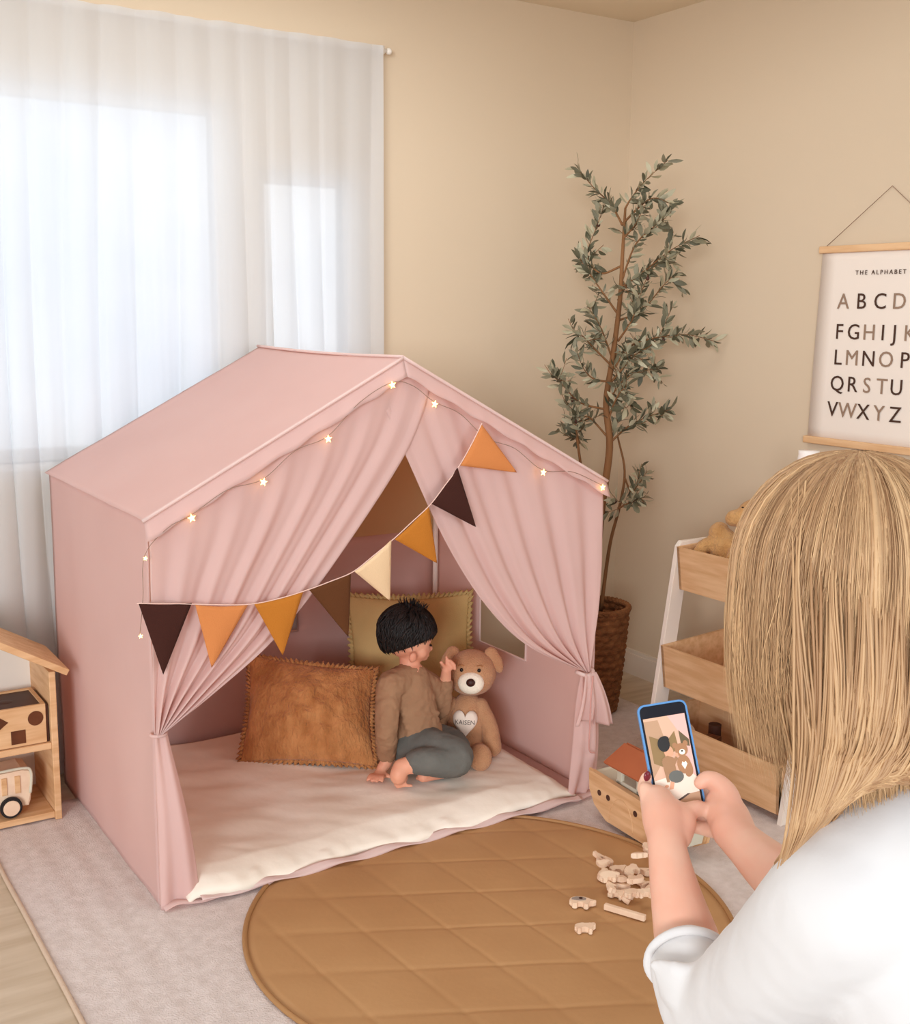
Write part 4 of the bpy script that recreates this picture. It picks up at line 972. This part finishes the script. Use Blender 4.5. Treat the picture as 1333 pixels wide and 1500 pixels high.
# hair: under-mass plus locks
rw=random.Random(21)
def hprof(t,ph,extra=0):
    """t 0 (parting) .. 1 (tips), ph azimuth in the horizontal plane (0 = world +x); returns world point"""
    lf=V((cos(ph),sin(ph),0)); front=max(0,lf.dot(V((F_.x,F_.y,0)).normalized()))
    left=max(0,lf.dot(-CR)); right=max(0,lf.dot(CR)); back=max(0,lf.dot(-CF))
    L_=.285+.06*right+.045*back-.055*left
    rmax=.111+.004*left
    if t<.38:
        a=t/.38*PI/2; r=rmax*sin(a)**.92; z=.118*cos(a)**.95
    else:
        k=(t-.38)/.62; z=-L_*k*.72-.02*k; r=rmax*(1+.03*sin(PI*k*.8)-.20*k**2.2)
    r*=1-.10*front
    o_=Hc+V((.006,-.004,.004))
    sh=V((0,0,0))
    if t>.38:
        k=(t-.38)/.62; sh=pr_*(.050*k*k*(right+.6*back))
    return o_+lf*(r+extra)+V((0,0,z))+sh
def hang(ph): return 1.0
bm=B(); nu=72; nv=26; lay=bm.loops.layers.float_color.new('tone')
def under(u,v):
    ph=u*2*PI; f=V((cos(ph),sin(ph),0)).dot(V((F_.x,F_.y,0)).normalized()); tm_=.90 if f<.55 else .90-.62*min(1,(f-.55)/.35)
    return hprof(max(.01,v*tm_),ph,-.010)
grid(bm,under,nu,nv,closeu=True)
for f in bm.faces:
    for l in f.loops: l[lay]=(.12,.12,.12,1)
n0=len(bm.faces)
fhn=V((F_.x,F_.y,0)).normalized()
def lock(ph,t0,t1,w,seg,ex,wave,tone,curl=0,drop=0):
    pts=[];rad=[];n=15
    a1=rw.uniform(0,6.28)
    for i in range(n+1):
        k=i/n; t=t0+(t1-t0)*k
        p=hprof(t,ph+wave*sin(k*3+a1)*k+.03*sin(9*k+a1)*k,ex*(.4+.6*sin(PI*min(1,k*1.1)))+curl*k*k*k)
        p.z-=drop*k**3; pts.append(p); rad.append(w*(.35+.65*sin(PI*min(1,.12+k*.62)))*(1-.92*max(0,(k-.55)/.45)))
    nb=len(bm.faces); T,Fr=frames(pts)
    rings=[]
    for p,r in zip(pts,rad):
        o_=(p-Hc); o_.z=0 if t0>.3 else o_.z; o_.normalize(); tt=T[min(len(rings),len(T)-1)]; sd=tt.cross(o_).normalized(); nn=sd.cross(tt)
        rings.append([bm.verts.new(p+sd*(cos(2*PI*k/seg)*r)+nn*(sin(2*PI*k/seg)*r*.38)) for k in range(seg)])
    qi=0
    for A,Bq in zip(rings,rings[1:]):
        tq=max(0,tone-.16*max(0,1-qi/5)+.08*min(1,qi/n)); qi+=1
        for k in range(seg):
            f=bm.faces.new((A[k],A[(k+1)%seg],Bq[(k+1)%seg],Bq[k]))
            for l in f.loops: l[lay]=(tq,tq,tq,1)
def ctone(ph,t=0): return min(1,max(0,.46+.42*nz(cos(ph)*5,sin(ph)*5,t*1.5)+.14*nz(cos(ph)*23,sin(ph)*23)+rw.uniform(-.10,.10)+(.25 if rw.random()<.05 else 0)))
def tone_(): 
    x=rw.random(); return min(1,max(0,.42+.55*(x-.5)+(.30 if rw.random()<.12 else 0)-(.30 if rw.random()<.15 else 0)))
for k in range(1500):
    ph=rw.uniform(0,2*PI); f=V((cos(ph),sin(ph),0)).dot(fhn)
    t1=.72+.28*rw.random()**.7
    if f>.62: 
        t1=rw.uniform(.42,.55)
        if rw.random()<.5: continue
    lock(ph,rw.uniform(.0,.16),t1,rw.uniform(.0014,.0036),5,rw.uniform(-.006,.006)+.006*nz(cos(ph)*7,sin(ph)*7),.16*nz(cos(ph)*4,sin(ph)*4,5)+rw.uniform(-.07,.07),ctone(ph),rw.uniform(-.012,.006),rw.uniform(-.01,.02))
for k in range(4200):
    ph=rw.uniform(0,2*PI); f=V((cos(ph),sin(ph),0)).dot(fhn)
    if f>.62: continue
    lock(ph,rw.uniform(.0,.45),rw.uniform(.74,1.05),rw.uniform(.0004,.0008),3,rw.uniform(.0,.010),.16*nz(cos(ph)*4,sin(ph)*4,5)+rw.uniform(-.20,.20),min(1,ctone(ph)+.06),rw.uniform(-.012,.012),rw.uniform(-.01,.03))
# strands falling forward over the near shoulder
def strand(P_,w,tone,seg=5):
    nb=len(bm.faces); pts=catmull(P_,5); n=len(pts)
    sweep(bm,pts,[w*(.5+.5*sin(PI*min(1,.2+k/n*.6)))*(1-.8*max(0,(k/n-.7)/.3)) for k in range(n)],seg,False)
    bm.faces.ensure_lookup_table()
    for f in bm.faces[nb:]:
        for l in f.loops: l[lay]=(tone,tone,tone,1)
for k in range(300):
    j=max(-1.6,min(1.6,rw.gauss(0,.6))); j2=rw.uniform(0,1); tn=min(1,max(0,.40+.35*nz(j*3,1)+rw.uniform(-.12,.12)))
    strand([W(1210+j*45,860+160*j2,1.15),W(1212+j*42,1010+40*j2,1.10-.01*j2),W(1216+j*36,1090+j2*10,1.092+.02*j2),W(1204+j*26+j2*10,1165,1.10+.02*j2),W(1168+j*13+j2*8,1236+j2*6,1.14),W(1140+j*4-j2*14,1262+j2*34,1.165)],rw.uniform(.0006,.0018),tn)
for k in range(900):
    j=max(-1.9,min(1.9,rw.gauss(0,.75))); j2=rw.uniform(0,1); tn=min(1,max(0,.42+.42*nz(j*4,2)+rw.uniform(-.10,.10))); ys=rw.uniform(-210,120); e=rw.uniform(-.006,.008)
    strand([W(1292+j*70,900+ys,1.10),W(1292+j*72+8*sin(j*9),985+ys*.7,1.060-e),W(1288+j*66,1065+ys*.3,1.050-e),W(1264+j*54,1128+j2*14,1.047+.015*j2),W(1238+j*46,1168-j*26+j2*10,1.052),W(1203+j*34,1212-j*32,1.077)],rw.uniform(.0005,.0017),tn)
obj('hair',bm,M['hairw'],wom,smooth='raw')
# ================================================================== PHONE
ptl=W(934,1036,1.640); ptr=W(1002,1025,1.640); pbl=W(957,1182,1.612); 
px1=(ptr-ptl).normalized(); py1=(ptl-pbl).normalized(); py1=(py1-px1*py1.dot(px1)).normalized(); pz1=px1.cross(py1).normalized()
if pz1.dot(CC-ptl)<0: pz1=-pz1
pw,phh=.067,.146; po_=ptl-py1*phh
ph=thing('smartphone','smartphone in a blue case held by the woman, showing the child and bear','phone',po_)
def rrect(x0,y0,x1,y1,r,n=6):
    o=[]
    for cx,cy,a0 in ((x1-r,y1-r,0),(x0+r,y1-r,PI/2),(x0+r,y0+r,PI),(x1-r,y0+r,3*PI/2)):
        for k in range(n+1): a=a0+PI/2*k/n; o.append((cx+r*cos(a),cy+r*sin(a)))
    return o
PM=basis(px1,py1,pz1,po_)
bm=B(); prism(bm,rrect(-.0015,-.0015,pw+.0015,phh+.0015,.010),PM@Matrix.Translation((0,0,-.010)),.0095,bev=.001); obj('case',bm,M['phonecase'],ph,False)
bm=B(); prism(bm,rrect(.0012,.0012,pw-.0012,phh-.0012,.008),PM@Matrix.Translation((0,0,-.004)),.0040); obj('glass_front',bm,M['phonebody'],ph,False)
def scr(c): return emis('screen_%d_%d_%d'%c,c,.35)
def setm(m): m.node_tree.nodes['Principled BSDF'].inputs['Roughness'].default_value=.35; return m
SC={k:setm(scr(c)) for k,c in dict(tan=(176,138,108),wall=(206,164,138),pink=(220,170,160),olive=(132,104,62),white=(222,206,190),black=(18,14,14),skin=(206,150,118),shirt=(150,110,76),pants=(92,92,86),bear=(158,112,76),cream=(240,228,206),dark=(70,52,42),win=(92,78,50)).items()}
names=list(SC); scbm=B(); lv=[0]
def sp_(name,poly):
    lv[0]+=1; prism(scbm,poly,PM@Matrix.Translation((.004,.006,.0+.00006*lv[0]+.0001)),.00005,mi=names.index(name))
def el(cx,cy,rx,ry,n=20): return [(cx+rx*cos(2*PI*k/n),cy+ry*sin(2*PI*k/n)) for k in range(n)]
SW,SHh=.059,.122
sp_('wall',[(0,0),(SW,0),(SW,SHh),(0,SHh)])
sp_('tan',[(0,.040),(0,.118),(.02,.118),(.028,.075)]); sp_('pink',[(.044,.030),(SW,.024),(SW,.080),(.046,.088)]); sp_('pink',[(.034,SHh),(SW,SHh),(SW,.085),(.046,.098)])
sp_('olive',[(.004,.060),(.004,.098),(.020,.090),(.022,.050)]); sp_('olive',[(.028,.070),(.028,.088),(.040,.100),(.042,.074)]); sp_('win',[(.046,.080),(.046,.100),(.058,.086),(.058,.076)])
sp_('white',[(0,0),(SW,0),(SW,.034),(.050,.044),(.0,.036)]); sp_('tan',[(.016,0),(SW,0),(SW,.014),(.046,.013),(.034,.007)]); sp_('dark',[(.016,0),(.034,.007),(.046,.013),(.042,.0135),(.030,.008),(.010,.0)])
sp_('bear',el(.045,.073,.009,.009)); sp_('bear',el(.045,.053,.0095,.013)); sp_('bear',el(.0525,.046,.0035,.009)); sp_('bear',el(.037,.080,.0035,.004)); sp_('bear',el(.052,.081,.0035,.004)); sp_('bear',el(.049,.040,.0045,.005))
sp_('cream',el(.0455,.070,.0042,.0038)); sp_('black',el(.0455,.0712,.0014,.0012)); sp_('cream',[(.045,.046),(.0495,.053),(.048,.057),(.0455,.0555),(.043,.057),(.0415,.053)])
sp_('skin',el(.027,.073,.0065,.008)); sp_('shirt',[(.016,.064),(.024,.068),(.032,.064),(.033,.040),(.022,.038)]); sp_('shirt',[(.015,.062),(.020,.062),(.021,.032),(.017,.032)]); sp_('shirt',[(.030,.060),(.036,.066),(.038,.062),(.031,.052)])
sp_('skin',el(.0375,.067,.002,.003)); sp_('pants',el(.031,.038,.0105,.0085)); sp_('skin',[(.018,.022),(.024,.022),(.027,.031),(.022,.033)]); sp_('skin',el(.0155,.027,.003,.0018)); sp_('black',el(.022,.084,.0085,.0105)); sp_('black',el(.0245,.090,.006,.005))
sob=obj('screen',scbm,None,ph,False,mats=[SC[k] for k in names])
# ================================================================== LIGHT, WORLD, CAMERA
w=bpy.data.worlds.new('daylight'); scn.world=w; w.use_nodes=True; nt=w.node_tree; N=nt.nodes; L=nt.links; bg=N['Background']
tc=N.new('ShaderNodeTexCoord'); sx=N.new('ShaderNodeSeparateXYZ'); L.new(tc.outputs['Generated'],sx.inputs[0])
mr=N.new('ShaderNodeMapRange'); mr.inputs[1].default_value=-.1; mr.inputs[2].default_value=.3; L.new(sx.outputs['Y'],mr.inputs[0])
n=N.new('ShaderNodeTexNoise'); n.inputs['Scale'].default_value=5; n.inputs['Detail'].default_value=3; L.new(tc.outputs['Generated'],n.inputs['Vector'])
r1=N.new('ShaderNodeValToRGB'); e=r1.color_ramp.elements; e[0].position=.38; e[0].color=(.55,.66,.82,1); e[1].position=.58; e[1].color=(1,1,1,1); L.new(n.outputs['Fac'],r1.inputs[0])
mx=N.new('ShaderNodeMix'); mx.data_type='RGBA'; L.new(mr.outputs[0],mx.inputs[0]); mx.inputs[6].default_value=(.92,.96,1.0,1); L.new(r1.outputs[0],mx.inputs[7])
L.new(mx.outputs[2],bg.inputs['Color'])
ms_=N.new('ShaderNodeMapRange'); ms_.inputs[1].default_value=-.1; ms_.inputs[2].default_value=.3; ms_.inputs[3].default_value=.66; ms_.inputs[4].default_value=1.35; L.new(sx.outputs['Y'],ms_.inputs[0]); L.new(ms_.outputs[0],bg.inputs['Strength'])
def area(name,loc,tgt,size,power,col,sy=None):
    l=bpy.data.lights.new(name,'AREA'); l.energy=power; l.color=col; l.shape='RECTANGLE'; l.size=size; l.size_y=sy or size
    o=bpy.data.objects.new(name,l); COL.objects.link(o); o.location=loc; o.rotation_euler=(V(tgt)-V(loc)).to_track_quat('-Z','Y').to_euler(); return o
area('window_daylight',(-2.9,-1.6,1.7),(.6,0,.7),2.2,17,(.97,.985,1),1.6)  # unseen fill added at the left to brighten the right wall
area('left_rear_fill',(-7.8,-9.4,2.5),(.8,.4,.5),4,900,(.93,.97,1),3)  # added fill far behind the camera, aimed into the tent to brighten it
area('right_rear_fill',(4.3,-8.2,2.0),(.6,.4,.4),2.6,150,(.95,.98,1),2)  # second added fill, behind right, to reach the tent's left interior
area('overhead_fill',(.35,-.1,2.46),(.35,-.1,0),1.5,15,(.94,.97,1),1.2)  # overhead fill without a fixture, added to lift the tent roof and mattress
scn.view_settings.view_transform='Standard'; scn.view_settings.look='None'; scn.view_settings.gamma=1; scn.view_settings.exposure=-.04; scn.view_settings.use_curve_mapping=False
try:
    scn.cycles.use_denoising=True; scn.cycles.max_bounces=10; scn.cycles.diffuse_bounces=8; scn.cycles.transparent_max_bounces=12; scn.cycles.sample_clamp_indirect=6
except Exception: pass
cam=bpy.data.cameras.new('camera'); co=bpy.data.objects.new('camera',cam); COL.objects.link(co); scn.camera=co
co.matrix_world=Matrix((( CR.x,CU.x,-CF.x,CC.x),(CR.y,CU.y,-CF.y,CC.y),(CR.z,CU.z,-CF.z,CC.z),(0,0,0,1)))
cam.sensor_fit='VERTICAL'; cam.sensor_height=24; cam.lens=24*FL/1500; cam.clip_start=.05
